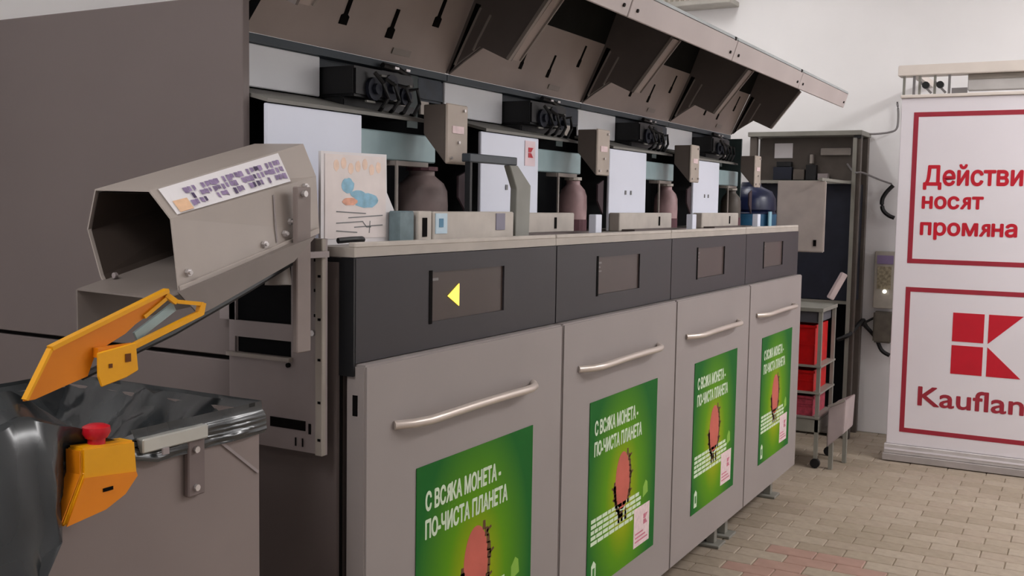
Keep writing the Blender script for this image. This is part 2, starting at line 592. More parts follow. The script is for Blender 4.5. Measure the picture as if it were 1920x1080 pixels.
for k in range(4):
    xa = X0+k*W
    xb = xa+W
    t = thing('sorting_cabinet', CAB_LABEL[k], 'cabinet', (xa, 0, 0), 'sorting cabinets in a row')
    # carcass
    MB().box(xa+0.001, xb-0.001, 0.06, 1.13, BZ, TZ-0.02).build('carcass', M_BODYDARK, t)
    MB().box(xa+0.001, xb-0.001, 0.028, 0.47, TZ-0.0195, TZ).build('deck', M_DECK, t)
    MB().box(xa+0.002, xb-0.002, 0.472, 1.13, TZ-0.0195, 1.80).build('rear_housing', M_BODYDARK, t, bevel=0.004)
    MB().box(xa+0.002, xb-0.002, 0.455, 0.471, TZ+0.001, 1.80).build('void_back', M_VOID, t)  # black sheet standing in for the dark void behind
    MB().box(xa+0.002, xb-0.002, 0.386, 0.46, 1.796, 1.8145).build('hood_rail', mat('shaded_flange_blue_grey', (74, 84, 92), 0.5), t)  # dark blue-grey paints the shadow on the hood flange
    MB().box(xa+0.002, xb-0.002, 0.418, 0.452, 1.765, 1.7955).build('upper_rail', mat('deep_shade_blue_grey', (60, 68, 76), 0.5), t)  # darker still, for the shadow band below the panel
    # drawer front: a frame round the recessed display
    y0, y1 = 0.025, 0.058
    zl, zh = DZ-0.004, TZ-0.021
    dl, dr, db, dt = xa+0.264, xa+0.60, 1.185, 1.296
    d = MB()
    d.box(xa+0.003, dl, y0, y1, zl, zh)
    d.box(dr, xb-0.003, y0, y1, zl, zh)
    d.box(dl, dr, y0, y1, zl, db)
    d.box(dl, dr, y0, y1, dt, zh)
    dr_o = d.build('drawer_front', M_DRAWER, t)
    disp = MB().box(dl, dr, y0+0.005, y1-0.01, db, dt).build('display', M_DISPLAY, dr_o)
    MB().box(dl, dl+0.012, y0-0.0015, y0+0.005, db-0.004, dt+0.004).build('display_edge', M_SLOT, dr_o)
    mk = MB()
    mk.box(dl+0.018, dl+0.042, y0+0.003, y0+0.0048, dt-0.020, dt-0.014)
    if k:
        mk.box(dl+0.018, dl+0.034, y0+0.003, y0+0.0048, dt-0.032, dt-0.028)
        mk.box(dl+0.018, dl+0.042, y0+0.003, y0+0.0048, dt-0.044, dt-0.040)
    mk.build('display_marks', M_CABLEGREY, dr_o)
    if k == 0:
        MB().slab([(1.992, y0+0.0025, 1.238), (2.040, y0+0.0025, 1.264), (2.040, y0+0.0025, 1.212)], (0, 0.002, 0)).build('arrow_light', M_GLOW, dr_o)['label'] = 'lit yellow arrow pointing left'
    # black return of the drawer row's end
    if k == 0:
        MB().box(xa-0.003, xa+0.0025, 0.026, 0.100, DZ-0.03, TZ-0.021).build('end_cap', M_BLACK, t)
    # light deck trim along the front edge
    MB().box(xa+0.003, xb-0.003, 0.027, 0.045, TZ-0.0005, TZ+0.010).build('deck_trim', M_BEIGE, t, bevel=0.002, seg=1)
    # door
    dd = MB().box(xa+0.0035, xb-0.0035, 0.0, 0.05, BZ, DZ-0.006).build('door', M_DOOR, t, bevel=0.004)
    hh = MB()
    pts = []
    hx0, hx1 = xa+0.10, xa+0.715
    for i in range(17):
        f = i/16
        s = math.sin(math.pi*f)
        pts.append((hx0+(hx1-hx0)*f, -0.004-0.036*min(1, (s/0.42))**0.6 if s > 0.02 else -0.001, 0.987+0.004*s))
    hh.tube(pts, 0.0098, 10)
    hh.build('handle', M_HANDLE, dd, smooth=True)
    if k == 0:
        MB().box(xa+0.0022, xa+0.0036, 0.020, 0.032, 1.02, 1.062).build('lock_hole', M_SLOT, dd)
        MB().box(xa-0.001, xa+0.002, 0.056, 0.062, BZ, DZ-0.03).build('side_seam', M_SLOT, t)
    # feet
    for fx in (xa+0.10, xb-0.05):
        f = MB().box(fx-0.018, fx+0.018, 0.10, 0.136, 0.012, BZ)
        f.box(fx-0.05, fx+0.05, 0.07, 0.17, 0, 0.012)
        f.build('foot', M_RACKLT, t, bevel=0.002, seg=1)
    MB().box(xa+0.01, xb-0.01, 0.40, 1.12, 0.001, BZ).build('dark_underspace', M_VOID, t)  # black block added for the dark empty space below the carcass
    hood(t, xa, xb, k)
    if k == 3:
        MB().box(xb-0.014, xb-0.001, 0.325, 0.4545, TZ+0.001, 1.795).build('end_plate', mat('dark_green_grey', (52, 66, 66), 0.5, var=0.2, scale=20), t)
    if k == 0:
        # tall end panels of the row, split by a seam
        MB().box(X0-0.022, X0-0.0005, 0.30, 1.135, 1.118, 1.872).build('upper_side_panel', M_BODY, t, bevel=0.002, seg=1)
        MB().box(X0-0.022, X0-0.0005, 0.30, 1.135, 0.012, 1.108).build('lower_side_panel', M_BODY, t, bevel=0.002, seg=1)
        MB().box(X0-0.012, X0-0.0005, 0.30, 1.13, 1.1081, 1.1179).build('panel_seam', M_SLOT, t)
        MB().box(X0-0.010, X0-0.0005, 0.0625, 0.298, 0.03, 1.328).build('side_skin', M_BODYDARK, t)  # dark brown puts this end face's shade into the colour

# ------------------------------------------------------------------ posters on the doors
OVAL = [(math.cos(a*math.pi/16), math.sin(a*math.pi/16)) for a in range(32)]
for k in range(4):
    xa = X0+k*W
    where = ['on the door nearest the steel bin', 'on the second door from the steel bin',
             'on the third door from the steel bin', 'on the farthest door beside the crate trolley'][k]
    x0, x1 = xa+(0.183 if k < 2 else 0.205), xa+(0.716 if k < 2 else 0.722)
    z0, z1 = 0.306, 0.877
    t = thing('poster', 'green recycling poster with a pink oval picture '+where, 'poster', (x0, -0.001, z0), 'green posters on the doors')
    MB().box(x0, x1, -0.0025, -0.0008, z0, z1).build('sheet', M_POSTER, t)
    wd = x1-x0
    Y = -0.0028
    text_part('heading', 'С ВСЯКА МОНЕТА -', t, M_TEXTWHITE, (x0+0.035, Y, z1-0.103), (1, 0, 0), 0.05, 0.0019, width=0.33, height=0.042)
    text_part('heading', 'ПО-ЧИСТА ПЛАНЕТА', t, M_TEXTWHITE, (x0+0.035, Y, z1-0.166), (1, 0, 0), 0.05, 0.0019, width=0.365, height=0.042)
    # pink oval with brown twigs either side
    cx, cz = x0+0.475*wd, z1-0.285
    MB().slab([(cx+0.056*a, Y, cz+0.092*b) for a, b in OVAL], (0, 0.0003, 0)).build('oval_picture', M_OVAL, t)
    tw = MB()
    rnd = random.Random(3)
    for sx, za, zb in ((1, 0.085, -0.07), (-1, -0.005, -0.105)):
        n = 9
        for i in range(n):
            z = cz+za+(zb-za)*i/(n-1)
            e = 0.058*math.sqrt(max(0.05, 1-((z-cz)/0.102)**2))
            xx = cx+sx*(e+0.004)
            q = 0.006+rnd.random()*0.006
            tw.slab([(xx-q, Y, z-0.010), (xx+q, Y, z-0.013), (xx+q*0.8, Y, z+0.011), (xx-q*0.7, Y, z+0.012)], (0, 0.0002, 0))
            if i % 3 == 1:
                tw.slab([(xx, Y, z-0.004), (xx+sx*0.024, Y, z+0.006), (xx+sx*0.02, Y, z+0.012), (xx, Y, z+0.004)], (0, 0.0002, 0))
    for a in (-0.025, 0.0, 0.028):
        tw.slab([(cx+a-0.008, Y, cz-0.13), (cx+a+0.008, Y, cz-0.132), (cx+a+0.006, Y, cz-0.095), (cx+a-0.006, Y, cz-0.095)], (0, 0.0002, 0))
    tw.build('twig_print', M_TWIG, t)
    # text block of fine print: rows of short dashes
    fp = MB()
    for row in range(5):
        z = z0+0.205-row*0.017
        x = x0+0.022
        while x < x0+0.375-(0.05 if row == 4 else 0):
            wl = rnd.uniform(0.02, 0.045)
            fp.slab([(x, Y, z), (x+wl, Y, z), (x+wl, Y, z+0.0115), (x, Y, z+0.0115)], (0, 0.0002, 0))
            x += wl+0.005
    fp.build('fine_print', M_TEXTWHITE, t)
    # white shop card with the red and pink marks, lower right
    cxa, cxb = x0+0.665*wd, x0+0.915*wd
    MB().box(cxa, cxb, Y-0.0003, Y+0.0002, z0+0.035, z0+0.165).build('logo_card', M_PINKLABEL, t)
    s = 0.034
    lg = MB()
    bx, bz = cxb-0.052, z0+0.098
    YY = Y-0.0008
    lg.box(bx, bx+s*0.46, YY, YY+0.0003, bz, bz+s*0.46)
    lg.box(bx, bx+s*0.46, YY, YY+0.0003, bz+s*0.54, bz+s)
    lg.slab([(bx+s*0.54, YY, bz+s*0.54), (bx+s, YY, bz+s), (bx+s*0.54, YY, bz+s)], (0, 0.0003, 0))
    lg.slab([(bx+s*0.54, YY, bz+s*0.46), (bx+s, YY, bz), (bx+s*0.54, YY, bz)], (0, 0.0003, 0))
    for i in range(3):
        lg.box(cxa+0.012, cxb-0.014-0.02*i, YY, YY+0.0003, z0+0.05+i*0.013, z0+0.055+i*0.013)
    lg.build('logo_print', mat('pink_red_print', (196, 110, 130), 0.5), t)
    # small white emblem lower left
    MB().slab([(x0+0.030, Y, z0+0.022), (x0+0.062, Y, z0+0.022), (x0+0.062, Y, z0+0.075), (x0+0.046, Y, z0+0.088), (x0+0.030, Y, z0+0.075)], (0, 0.0002, 0)).build('emblem', M_TEXTWHITE, t)
    MB().box(x0+0.039, x0+0.053, YY, YY+0.0003, z0+0.038, z0+0.066).build('emblem_mark', mat('green_print', (60, 128, 50), 0.5), t)
    g = MB().slab([(x0+0.80*wd, Y, z0+0.19), (x0+0.88*wd, Y, z0+0.20), (x0+0.87*wd, Y, z0+0.235), (x0+0.84*wd, Y, z0+0.245), (x0+0.80*wd, Y, z0+0.225)], (0, 0.0002, 0)).build('leaf_print', mat('light_green_print', (128, 176, 60), 0.5), t)

# ------------------------------------------------------------------ compactor mechanisms on the deck under each hood
MECH = ['grey gearbox, white panels and drum under the hood nearest the paper drawing',
        'grey gearbox, white panels and pinkish drum under the second hood, red mark on its panel',
        'grey gearbox, white panels and pinkish drum under the third hood',
        'grey gearbox, white panels and dark drum under the farthest hood']
for k in range(4):
    xa = X0+k*W
    z = TZ+0.0005
    t = thing('sorting_mechanism', MECH[k], 'machinery', (xa, 0.3, z), 'sorting mechanisms under the hoods')
    # white panels and the ledge between them
    lp = MB().box(xa-0.020 if k else xa+0.004, xa+0.325, 0.258, 0.268, z, 1.650).build('lower_panel', M_WHITE, t, bevel=0.002, seg=1)
    MB().prism([(0.256, 1.652), (0.41, 1.690), (0.41, 1.698), (0.256, 1.660)], 'x', xa+0.004, xa+0.60).build('ledge', M_LEDGE, t)
    MB().box(xa+0.01, xa+0.345, 0.400, 0.408, 1.700, 1.795).build('upper_panel', mat('bright_white_panel', (246, 248, 253), 0.4, var=0.02), t, bevel=0.002, seg=1)
    if k:
        b = MB()
        for bx in (0.12, 0.17):
            b.box(xa+bx, xa+bx+0.012, 0.2555, 0.2575, 1.49, 1.505)
        b.build('panel_holes', M_GREYPRINT, t)
    # base rail
    br = MB().box(xa-0.020 if k else xa+0.36, xa+(0.535 if k == 0 else 0.50), 0.215, 0.256, z, 1.424).build('base_rail', M_BEIGE, t, bevel=0.003, seg=1)
    MB().box(xa+0.357, xa+0.372, 0.2135, 0.2148, 1.375, 1.410).build('rail_slot', M_SLOT, br)
    MB().box(xa+0.0, xa+0.54, 0.165, 0.214, z, 1.366).build('foot_plate', M_BODYDARK, t)
    # teal beam with chamfered right end
    MB().box(xa+0.327, xa+0.66, 0.272, 0.300, 1.552, 1.622).build('beam', M_TEAL, t, bevel=0.003, seg=1)
    MB().box(xa+0.46, xa+0.61, 0.262, 0.300, 1.540, 1.5515).build('beam_edge', M_FLANGE, t)
    MB().box(xa+0.463, xa+0.471, 0.257, 0.262, 1.4245, 1.5515).build('guide_rod', M_FLANGE, t)
    # gearbox: light front; the dark side has its shade put into the colour
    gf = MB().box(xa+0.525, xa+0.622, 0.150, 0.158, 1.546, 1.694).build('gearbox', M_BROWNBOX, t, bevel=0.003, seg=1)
    MB().prism([(0.1585, 1.548), (0.1585, 1.692), (0.222, 1.692), (0.222, 1.620)], 'x', xa+0.527, xa+0.620).build('gearbox_body', M_BROWNSHADE, gf, bevel=0.002, seg=1)
    MB().box(xa+0.548, xa+0.600, 0.1482, 0.1497, 1.622, 1.640).build('gearbox_label', M_PINKLABEL, gf)
    sb = MB()
    for (sx, sz) in ((0.54, 1.56), (0.605, 1.562), (0.60, 1.68), (0.575, 1.60)):
        sb.tube([(xa+sx, 0.144, sz), (xa+sx, 0.150, sz)], 0.004, 6)
    sb.build('gearbox_screws', M_BOLT, gf)
    # drum with a domed top, neck and cap
    dx, dy = xa+(0.655 if k == 0 else 0.685), 0.312
    dr_ = 0.068 if k == 0 else 0.048
    prof = [(dr_, z), (dr_, 1.40), (dr_*1.03, 1.44), (dr_, 1.480), (dr_*0.86, 1.500), (dr_*0.6, 1.514), (dr_*0.5, 1.520), (dr_*0.5, 1.532)]
    ds = MB()
    n = 20
    vs = [(dx+r_*math.cos(2*math.pi*j/n), dy+r_*math.sin(2*math.pi*j/n), zz) for r_, zz in prof for j in range(n)]
    fs = [(i*n+j, i*n+(j+1) % n, (i+1)*n+(j+1) % n, (i+1)*n+j) for i in range(len(prof)-1) for j in range(n)]
    fs += [tuple(range(n-1, -1, -1)), tuple(range((len(prof)-1)*n, len(prof)*n))]
    ds.add(vs, fs)
    dm = [M_DRUM, M_DRUMPINK, M_DRUMPINK, M_RACK][k]
    do = ds.build('drum', dm, t, smooth=True)
    MB().tube([(dx, dy, 1.533), (dx, dy, 1.543)], dr_*0.62, 12).build('drum_cap', M_MAROON if k == 0 else M_BEIGE, do)
    MB().tube([(dx, dy, z+0.0), (dx, dy, z+0.042)], dr_*1.035, 20, caps=False).build('drum_band', M_MAROON, do)
    # maroon shield beside the drum
    MB().slab([(xa+0.700, 0.225, 1.520), (xa+0.745, 0.225, 1.535), (xa+0.745, 0.225, 1.420), (xa+0.700, 0.225, 1.465)], (0, 0.006, 0)).build('shield', mat('dark_maroon', (56, 40, 46), 0.7), t)
    # dark drive assembly: housing, pulleys, hoses, brackets
    MB().box(xa+0.350, xa+0.600, 0.30, 0.453, 1.700, 1.772).build('drive_housing', M_BLACK, t, bevel=0.006)
    for (px, pz, pr_) in ((0.42, 1.722, 0.028), (0.49, 1.732, 0.032), (0.55, 1.716, 0.022)):
        dp = MB()
        dp.tube([(xa+px, 0.290, pz), (xa+px, 0.2995, pz)], pr_, 14)
        dp.tube([(xa+px, 0.280, pz), (xa+px, 0.2895, pz)], pr_*0.45, 10)
        dp.build('pulley', M_NAVY, t, smooth=True)
    for i in range(4):
        ax_ = xa+0.41+0.045*i
        MB().tube([(ax_, 0.285, 1.76-0.01*i), (ax_+0.02, 0.273-0.002*i, 1.735), (ax_+0.035, 0.270, 1.70), (ax_+0.025, 0.28, 1.680-0.003*i), (ax_+0.04, 0.30, 1.672)], 0.005, 6).build('hose', M_CABLE, t, smooth=True)
    for (bx_, bz_, bl_) in ((0.45, 1.755, 0.040), (0.50, 1.700, 0.030), (0.39, 1.688, 0.035), (0.57, 1.742, 0.012)):
        MB().box(xa+bx_, xa+bx_+bl_, 0.294, 0.2995, bz_, bz_+0.005).build('bracket', M_LEDGE, t)
    MB().box(xa+0.352, xa+0.66, 0.335, 0.453, 1.665, 1.699).build('lower_housing', M_BLACK, t, bevel=0.004)
    MB().box(xa+0.600, xa+0.665, 0.372, 0.378, 1.668, 1.716).build('small_panel', M_BEIGE, t)
    MB().box(xa+0.735, xa+0.775, 0.372, 0.378, 1.690, 1.725).build('small_panel', M_BEIGE, t)
    MB().box(xa+0.570, xa+0.700, 0.380, 0.440, 1.720, 1.790).build('motor_block', mat('purple_grey_motor', (92, 86, 92), 0.5, var=0.1, scale=20), t, bevel=0.006)
    MB().box(xa+0.675, xa+0.725, 0.375, 0.379, 1.650, 1.790).build('side_plate', mat('dark_green_grey', (52, 66, 66), 0.5, var=0.2, scale=20), t)
    MB().box(xa+0.735, xa+0.870, 0.385, 0.440, 1.728, 1.792).build('side_block', mat('navy_teal_block', (44, 54, 66), 0.5, var=0.3, scale=25), t, bevel=0.006)
    MB().tube([(xa+0.56, 0.372, 1.800), (xa+0.62, 0.366, 1.796), (xa+0.66, 0.362, 1.782), (xa+0.675, 0.362, 1.755)], 0.008, 8).build('corrugated_hose', M_CABLE, t, smooth=True)
    for hx_ in (0.585, 0.635):
        MB().box(xa+hx_, xa+hx_+0.018, 0.350, 0.355, 1.792, 1.798).build('hose_clip', M_BOLT, t)
    if k == 1:
        # red mark on the lower panel's right edge
        MB().box(xa+0.235, xa+0.300, 0.2560, 0.2575, 1.565, 1.640).build('red_mark', mat('pale_red_print', (226, 204, 210), 0.5), t)
        lg = MB()
        bx, bz, s = xa+0.255, 1.590, 0.030
        for a, b in ((0, 0), (0, 1)):
            lg.box(bx+a*s*0.54, bx+a*s*0.54+s*0.46, 0.2545, 0.2558, bz+b*s*0.54, bz+b*s*0.54+s*0.46)
        lg.slab([(bx+s*0.54, 0.2545, bz+s*0.54), (bx+s, 0.2545, bz+s), (bx+s*0.54, 0.2545, bz+s)], (0, 0.001, 0))
        lg.slab([(bx+s*0.54, 0.2545, bz+s*0.46), (bx+s, 0.2545, bz), (bx+s*0.54, 0.2545, bz)], (0, 0.001, 0))
        lg.build('red_emblem', M_LOGORED, t)
    if k >= 1:
        MB().box(xa+0.405, xa+0.450, 0.095, 0.12, z, 1.421).build('stop_block', M_WHITE, t, bevel=0.002, seg=1)

# arch shaped guide bracket, paper plate and control strip on the first deck
zd = TZ+0.0005
t = thing('guide_bracket', 'grey bent arch bracket standing on the deck right of the white control strip', 'bracket', (2.3, 0.10, zd))
MB().box(2.19, 2.43, 0.095, 0.120, 1.551, 1.572).build('top_bar', mat('dark_steel_bar', (66, 72, 78), 0.45, metal=0.2), t, bevel=0.002, seg=1)
MB().prism([(2.385, 1.550), (2.430, 1.5505), (2.503, 1.500), (2.497, 1.3595), (2.420, 1.3595), (2.424, 1.49)], 'y', 0.092, 0.112).build('upright', mat('bracket_grey', (134, 134, 128), 0.5, var=0.1), t, bevel=0.002, seg=1)
MB().box(2.199, 2.209, 0.10, 0.115, zd, 1.5505).build('rear_leg', M_BLACK, t)

t = thing('drawing_plate', 'pale sheet metal guard with a child\'s drawing taped on, beside the chute', 'guard', (1.78, 0.12, zd))
MB().prism([(1.653, 1.550), (1.876, 1.553), (1.878, 1.47), (1.935, 1.390), (1.935, 1.3595), (1.653, 1.3595)], 'y', 0.118, 0.124).build('plate', M_PAPER, t)
sh = MB().prism([(1.664, 1.372), (1.874, 1.372), (1.870, 1.547), (1.664, 1.545)], 'y', 0.1165, 0.1175).build('drawing_paper', mat('drawing_paper', (228, 218, 216), 0.7, var=0.05, scale=20), t)


def blob(cx, cz, rx, rz, y, seed):
    return [(cx+rx*math.cos(a*math.pi/9)*(1+0.18*noise.noise(Vector((a*0.7, seed, 0)))), y, cz+rz*math.sin(a*math.pi/9)*(1+0.25*noise.noise(Vector((seed, a*0.7, 3))))) for a in range(18)]


MB().slab(blob(1.738, 1.482, 0.021, 0.016, 0.1160, 1), (0, 0.0003, 0)).build('blue_paint', M_LBLUE, sh)
MB().slab(blob(1.800, 1.452, 0.044, 0.016, 0.1160, 2), (0, 0.0003, 0)).build('blue_paint', M_LBLUE, sh)
MB().slab(blob(1.772, 1.465, 0.026, 0.008, 0.1158, 6), (0, 0.0003, 0)).build('blue_paint', M_LBLUE, sh)
MB().slab(blob(1.745, 1.449, 0.026, 0.008, 0.1156, 3), (0, 0.0003, 0)).build('orange_paint', M_LORANGE, sh)
ln = MB()
for (a, b, c, d_) in ((1.70, 1.428, 1.80, 1.424), (1.74, 1.415, 1.86, 1.420), (1.70, 1.404, 1.79, 1.407), (1.76, 1.395, 1.86, 1.399), (1.70, 1.388, 1.77, 1.384), (1.79, 1.406, 1.803, 1.395), (1.803, 1.395, 1.818, 1.395), (1.815, 1.408, 1.812, 1.382)):
    ln.bar((a, 0.1159, b), (c, 0.1159, d_), 0.0004, 0.0022)
ln.build('pencil_lines', M_GREYPRINT, sh)
wsh = MB()
for i in range(7):
    wsh.slab(blob(1.70+0.024*i, 1.523+0.006*math.sin(i*2.1), 0.009, 0.012, 0.1161, i+11), (0, 0.0002, 0))
wsh.build('pastel_wash', mat('pastel_print', (236, 208, 190), 0.7, var=0.1, scale=40), sh)

t = thing('control_strip', 'low white switch strip with a blue sticker on the front deck edge', 'switch strip', (2.18, 0.08, zd+0.01))
zz = TZ+0.0005
MB().box(2.005, 2.385, 0.078, 0.110, zz, 1.429).build('body', M_BEIGE, t, bevel=0.003, seg=1)
MB().box(2.012, 2.060, 0.0755, 0.0778, 1.378, 1.425).build('blue_sticker', mat('light_blue_film', (190, 212, 226), 0.4), t)
MB().box(2.025, 2.042, 0.0742, 0.0754, 1.393, 1.413).build('sticker_mark', mat('mid_blue_print', (76, 128, 160), 0.4), t)
MB().box(2.290, 2.335, 0.0755, 0.0778, 1.383, 1.425).build('purple_window', mat('purple_grey_film', (128, 124, 140), 0.4), t)
t2 = thing('switch_box', 'small grey-teal switch box left of the white control strip', 'switch box', (1.93, 0.08, zz))
MB().box(1.880, 1.938, 0.085, 0.115, zz, 1.430).build('body', mat('teal_grey_box', (110, 128, 134), 0.5, var=0.2, scale=30), t2, bevel=0.003, seg=1)
b2 = MB().box(1.947, 2.001, 0.080, 0.110, zz, 1.430).build('bracket', M_BEIGE, t2, bevel=0.002, seg=1)
MB().box(1.962, 1.980, 0.0782, 0.0798, 1.372, 1.415).build('bracket_slot', M_SLOT, b2)
tag(MB().tube([(1.648, 0.07, zz+0.012), (1.68, 0.06, zz+0.014), (1.72, 0.065, zz+0.014), (1.735, 0.075, zz+0.012)], 0.006, 8).build('cable_stub', M_CABLE, smooth=True), 'short black cable lying on the deck corner below the drawing', 'cable')

# ------------------------------------------------------------------ discharge chute
t = thing('discharge_chute', 'octagonal beige sheet metal chute with open mouth sloping down to the bin', 'chute', (1.4, 0.15, 1.3))
NEAR = [(0.232, 1.463), (0.101, 1.462), (0.052, 1.417), (0.036, 1.301), (0.070, 1.285), (0.205, 1.290), (0.222, 1.315), (0.253, 1.395)]
FAR = [(0.236, 1.562), (0.110, 1.560), (0.078, 1.497), (0.070, 1.392), (0.100, 1.378), (0.210, 1.382), (0.228, 1.412), (0.252, 1.492)]
XN, XF = 1.20, 1.590


def ring(poly, x, sc=1.0):
    cy = sum(p[0] for p in poly)/len(poly)
    cz = sum(p[1] for p in poly)/len(poly)
    return [Vector((x, cy+(p[0]-cy)*sc, cz+(p[1]-cz)*sc)) for p in poly]


o0, o1 = ring(NEAR, XN), ring(FAR, XF)
i0, i1 = ring(NEAR, XN, 0.975), ring(FAR, XF, 0.975)
m = MB()
vs = o0+o1+i0+i1
fs = []
for j in range(8):
    q = (j+1) % 8
    fs.append((j, q, 8+q, 8+j))
    fs.append((16+j, 24+j, 24+q, 16+q))
    fs.append((j, 16+j, 16+q, q))
    fs.append((8+j, 8+q, 24+q, 24+j))
tb = m.add(vs, fs).build('tube', M_CHUTE, t)
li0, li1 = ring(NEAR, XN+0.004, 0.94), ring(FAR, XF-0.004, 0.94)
MB().add(li0+li1, [(j, 8+j, 8+(j+1) % 8, (j+1) % 8) for j in range(8)]+[tuple(range(8, 16))]).build('shaded_inside', M_CHUTEIN, t)  # dark sleeve added for the shade inside the chute


def onf(a, b, tt, ff, off=0.0015):
    """point on the facet between outline corners a,b; tt along, ff across"""
    p = o0[a].lerp(o1[a], tt)
    q = o0[b].lerp(o1[b], tt)
    r_ = p.lerp(q, ff)
    nrm = (o1[a]-o0[a]).cross(o0[b]-o0[a]).normalized()
    if nrm.y > 0:
        nrm = -nrm
    return r_+nrm*off


# sticker strip on the sloping facet with picture marks
st_ = MB()
for i in range(16):
    ta, tb_ = 0.04+0.76*i/16, 0.04+0.76*(i+1)/16
    st_.slab([onf(1, 2, ta, 0.06), onf(1, 2, tb_, 0.06), onf(1, 2, tb_, 0.95), onf(1, 2, ta, 0.95)], (0, -0.0004, 0.0003))
st = st_.build('sticker_strip', M_PAPER, t)
rs = random.Random(5)
marks = MB()
dark = MB()
for i in range(24):
    a = 0.15+i*0.0265
    for jj in range(3):
        f0 = 0.25+jj*0.21
        if rs.random() < 0.8:
            tgt = dark if rs.random() < 0.28 else marks
            l = rs.uniform(0.012, 0.026)
            tgt.slab([onf(1, 2, a, f0, 0.0036), onf(1, 2, a+l, f0+0.02, 0.0036), onf(1, 2, a+l, f0+rs.uniform(0.12, 0.2), 0.0036), onf(1, 2, a, f0+rs.uniform(0.12, 0.2), 0.0036)], (0, -0.0003, 0.0002))
marks.build('pictogram_print', M_PURPLE, st)
dark.build('pictogram_print', M_DKPURPLE, st)
MB().slab([onf(1, 2, 0.06, 0.55, 0.0036), onf(1, 2, 0.14, 0.57, 0.0036), onf(1, 2, 0.14, 0.93, 0.0036), onf(1, 2, 0.06, 0.93, 0.0036)], (0, -0.0003, 0.0002)).build('peach_patch', M_PEACH, st)
# seam, side hem, bolts
MB().slab([onf(2, 3, 0.655, 0.1, 0.001), onf(2, 3, 0.664, 0.1, 0.001), onf(2, 3, 0.664, 0.9, 0.001), onf(2, 3, 0.655, 0.9, 0.001)], (0, -0.0005, 0)).build('seam', M_FRAME, t)
MB().slab([onf(2, 3, 0.0, 0.93, 0.001), onf(2, 3, 0.98, 0.93, 0.001), onf(2, 3, 0.98, 1.04, 0.001), onf(2, 3, 0.0, 1.04, 0.001)], (0, -0.006, 0)).build('hem', M_CHUTE, t, bevel=0.001, seg=1)
for (a, f_) in ((0.06, 0.80), (0.565, 0.84), (0.72, 0.80), (0.77, 0.64), (0.9, 0.12)):
    p = onf(2, 3, a, f_, 0)
    b = MB().tube([p, p+Vector((0, -0.006, 0))], 0.0065, 6)
    b.tube([p+Vector((0, -0.006, 0)), p+Vector((0, -0.010, 0))], 0.0035, 8)
    b.build('bolt', M_BOLT, t)
p = Vector((1.212, 0.196, 1.318))
MB().tube([p, p+Vector((-0.006, 0, 0))], 0.005, 8).build('bolt', M_FRAME, t)
# tray sheet below the mouth
tr = MB()
tr.slab([(1.15, 0.217, 1.296), (1.42, 0.217, 1.362), (1.42, 0.217, 1.250), (1.15, 0.217, 1.226)], (0, 0.003, 0))
tr.slab([(1.15, 0.217, 1.298), (1.16, 0.028, 1.292), (1.50, 0.028, 1.372), (1.42, 0.217, 1.362)], (0, 0, -0.003))
tr.slab([(1.190, 0.027, 1.300), (1.236, 0.027, 1.259), (1.268, 0.027, 1.269), (1.468, 0.027, 1.338), (1.53, 0.027, 1.384)], (0, 0.003, 0))
tr.build('tray', mat('tray_metal', (122, 113, 108), 0.5, var=0.08), t)

# ------------------------------------------------------------------ chute support frame on the end of the row
t = thing('chute_frame', 'brown-grey perforated side plate and post that carry the chute', 'frame', (1.6, 0.2, 0.94))
XP = 1.600
pl = MB()
pl.box(XP, XP+0.006, 0.062, 0.150, 0.945, 1.376)
pl.box(XP, XP+0.006, 0.150, 0.318, 0.945, 1.133)
pl.box(XP, XP+0.006, 0.150, 0.318, 1.166, 1.200)
pl.box(XP, XP+0.006, 0.302, 0.318, 1.133, 1.166)
pl.box(XP, XP+0.006, 0.300, 0.345, 1.20, 1.30)
pl.box(XP, XP+0.022, 0.302, 0.318, 1.20, 1.376)
pl.build('side_plate', M_FRAME, t)
MB().box(1.491, 1.531, 0.040, 0.052, 1.164, 1.475).build('post', mat('post_metal', (132, 120, 116), 0.5), t, bevel=0.002, seg=1)
MB().box(XP-0.013, XP-0.0005, 0.060, 0.078, 0.945, 1.376).build('edge_strip', mat('edge_metal', (152, 144, 136), 0.45), t, bevel=0.0015, seg=1)
MB().box(XP-0.012, XP-0.0005, 0.146, 0.316, 1.126, 1.134).build('light_rail', M_FLANGE, t)
def hole(*a):
    MB().box(*a).build('punched_hole', M_SLOT, t)


for zz_ in (1.30, 1.215, 1.135, 1.05, 0.975):
    hole(XP-0.0145, XP-0.0135, 0.063, 0.070, zz_, zz_+0.005)
for zz_ in (1.33, 1.27, 1.22):
    hole(XP-0.0015, XP-0.0003, 0.0865, 0.0905, zz_, zz_+0.006)
hole(XP-0.0015, XP-0.0003, 0.112, 0.205, 0.988, 1.008)
hole(XP-0.0015, XP-0.0003, 0.098, 0.104, 0.983, 1.004)
for yy_ in (0.118, 0.136):
    hole(XP-0.0015, XP-0.0003, yy_, yy_+0.003, 0.955, 0.972)

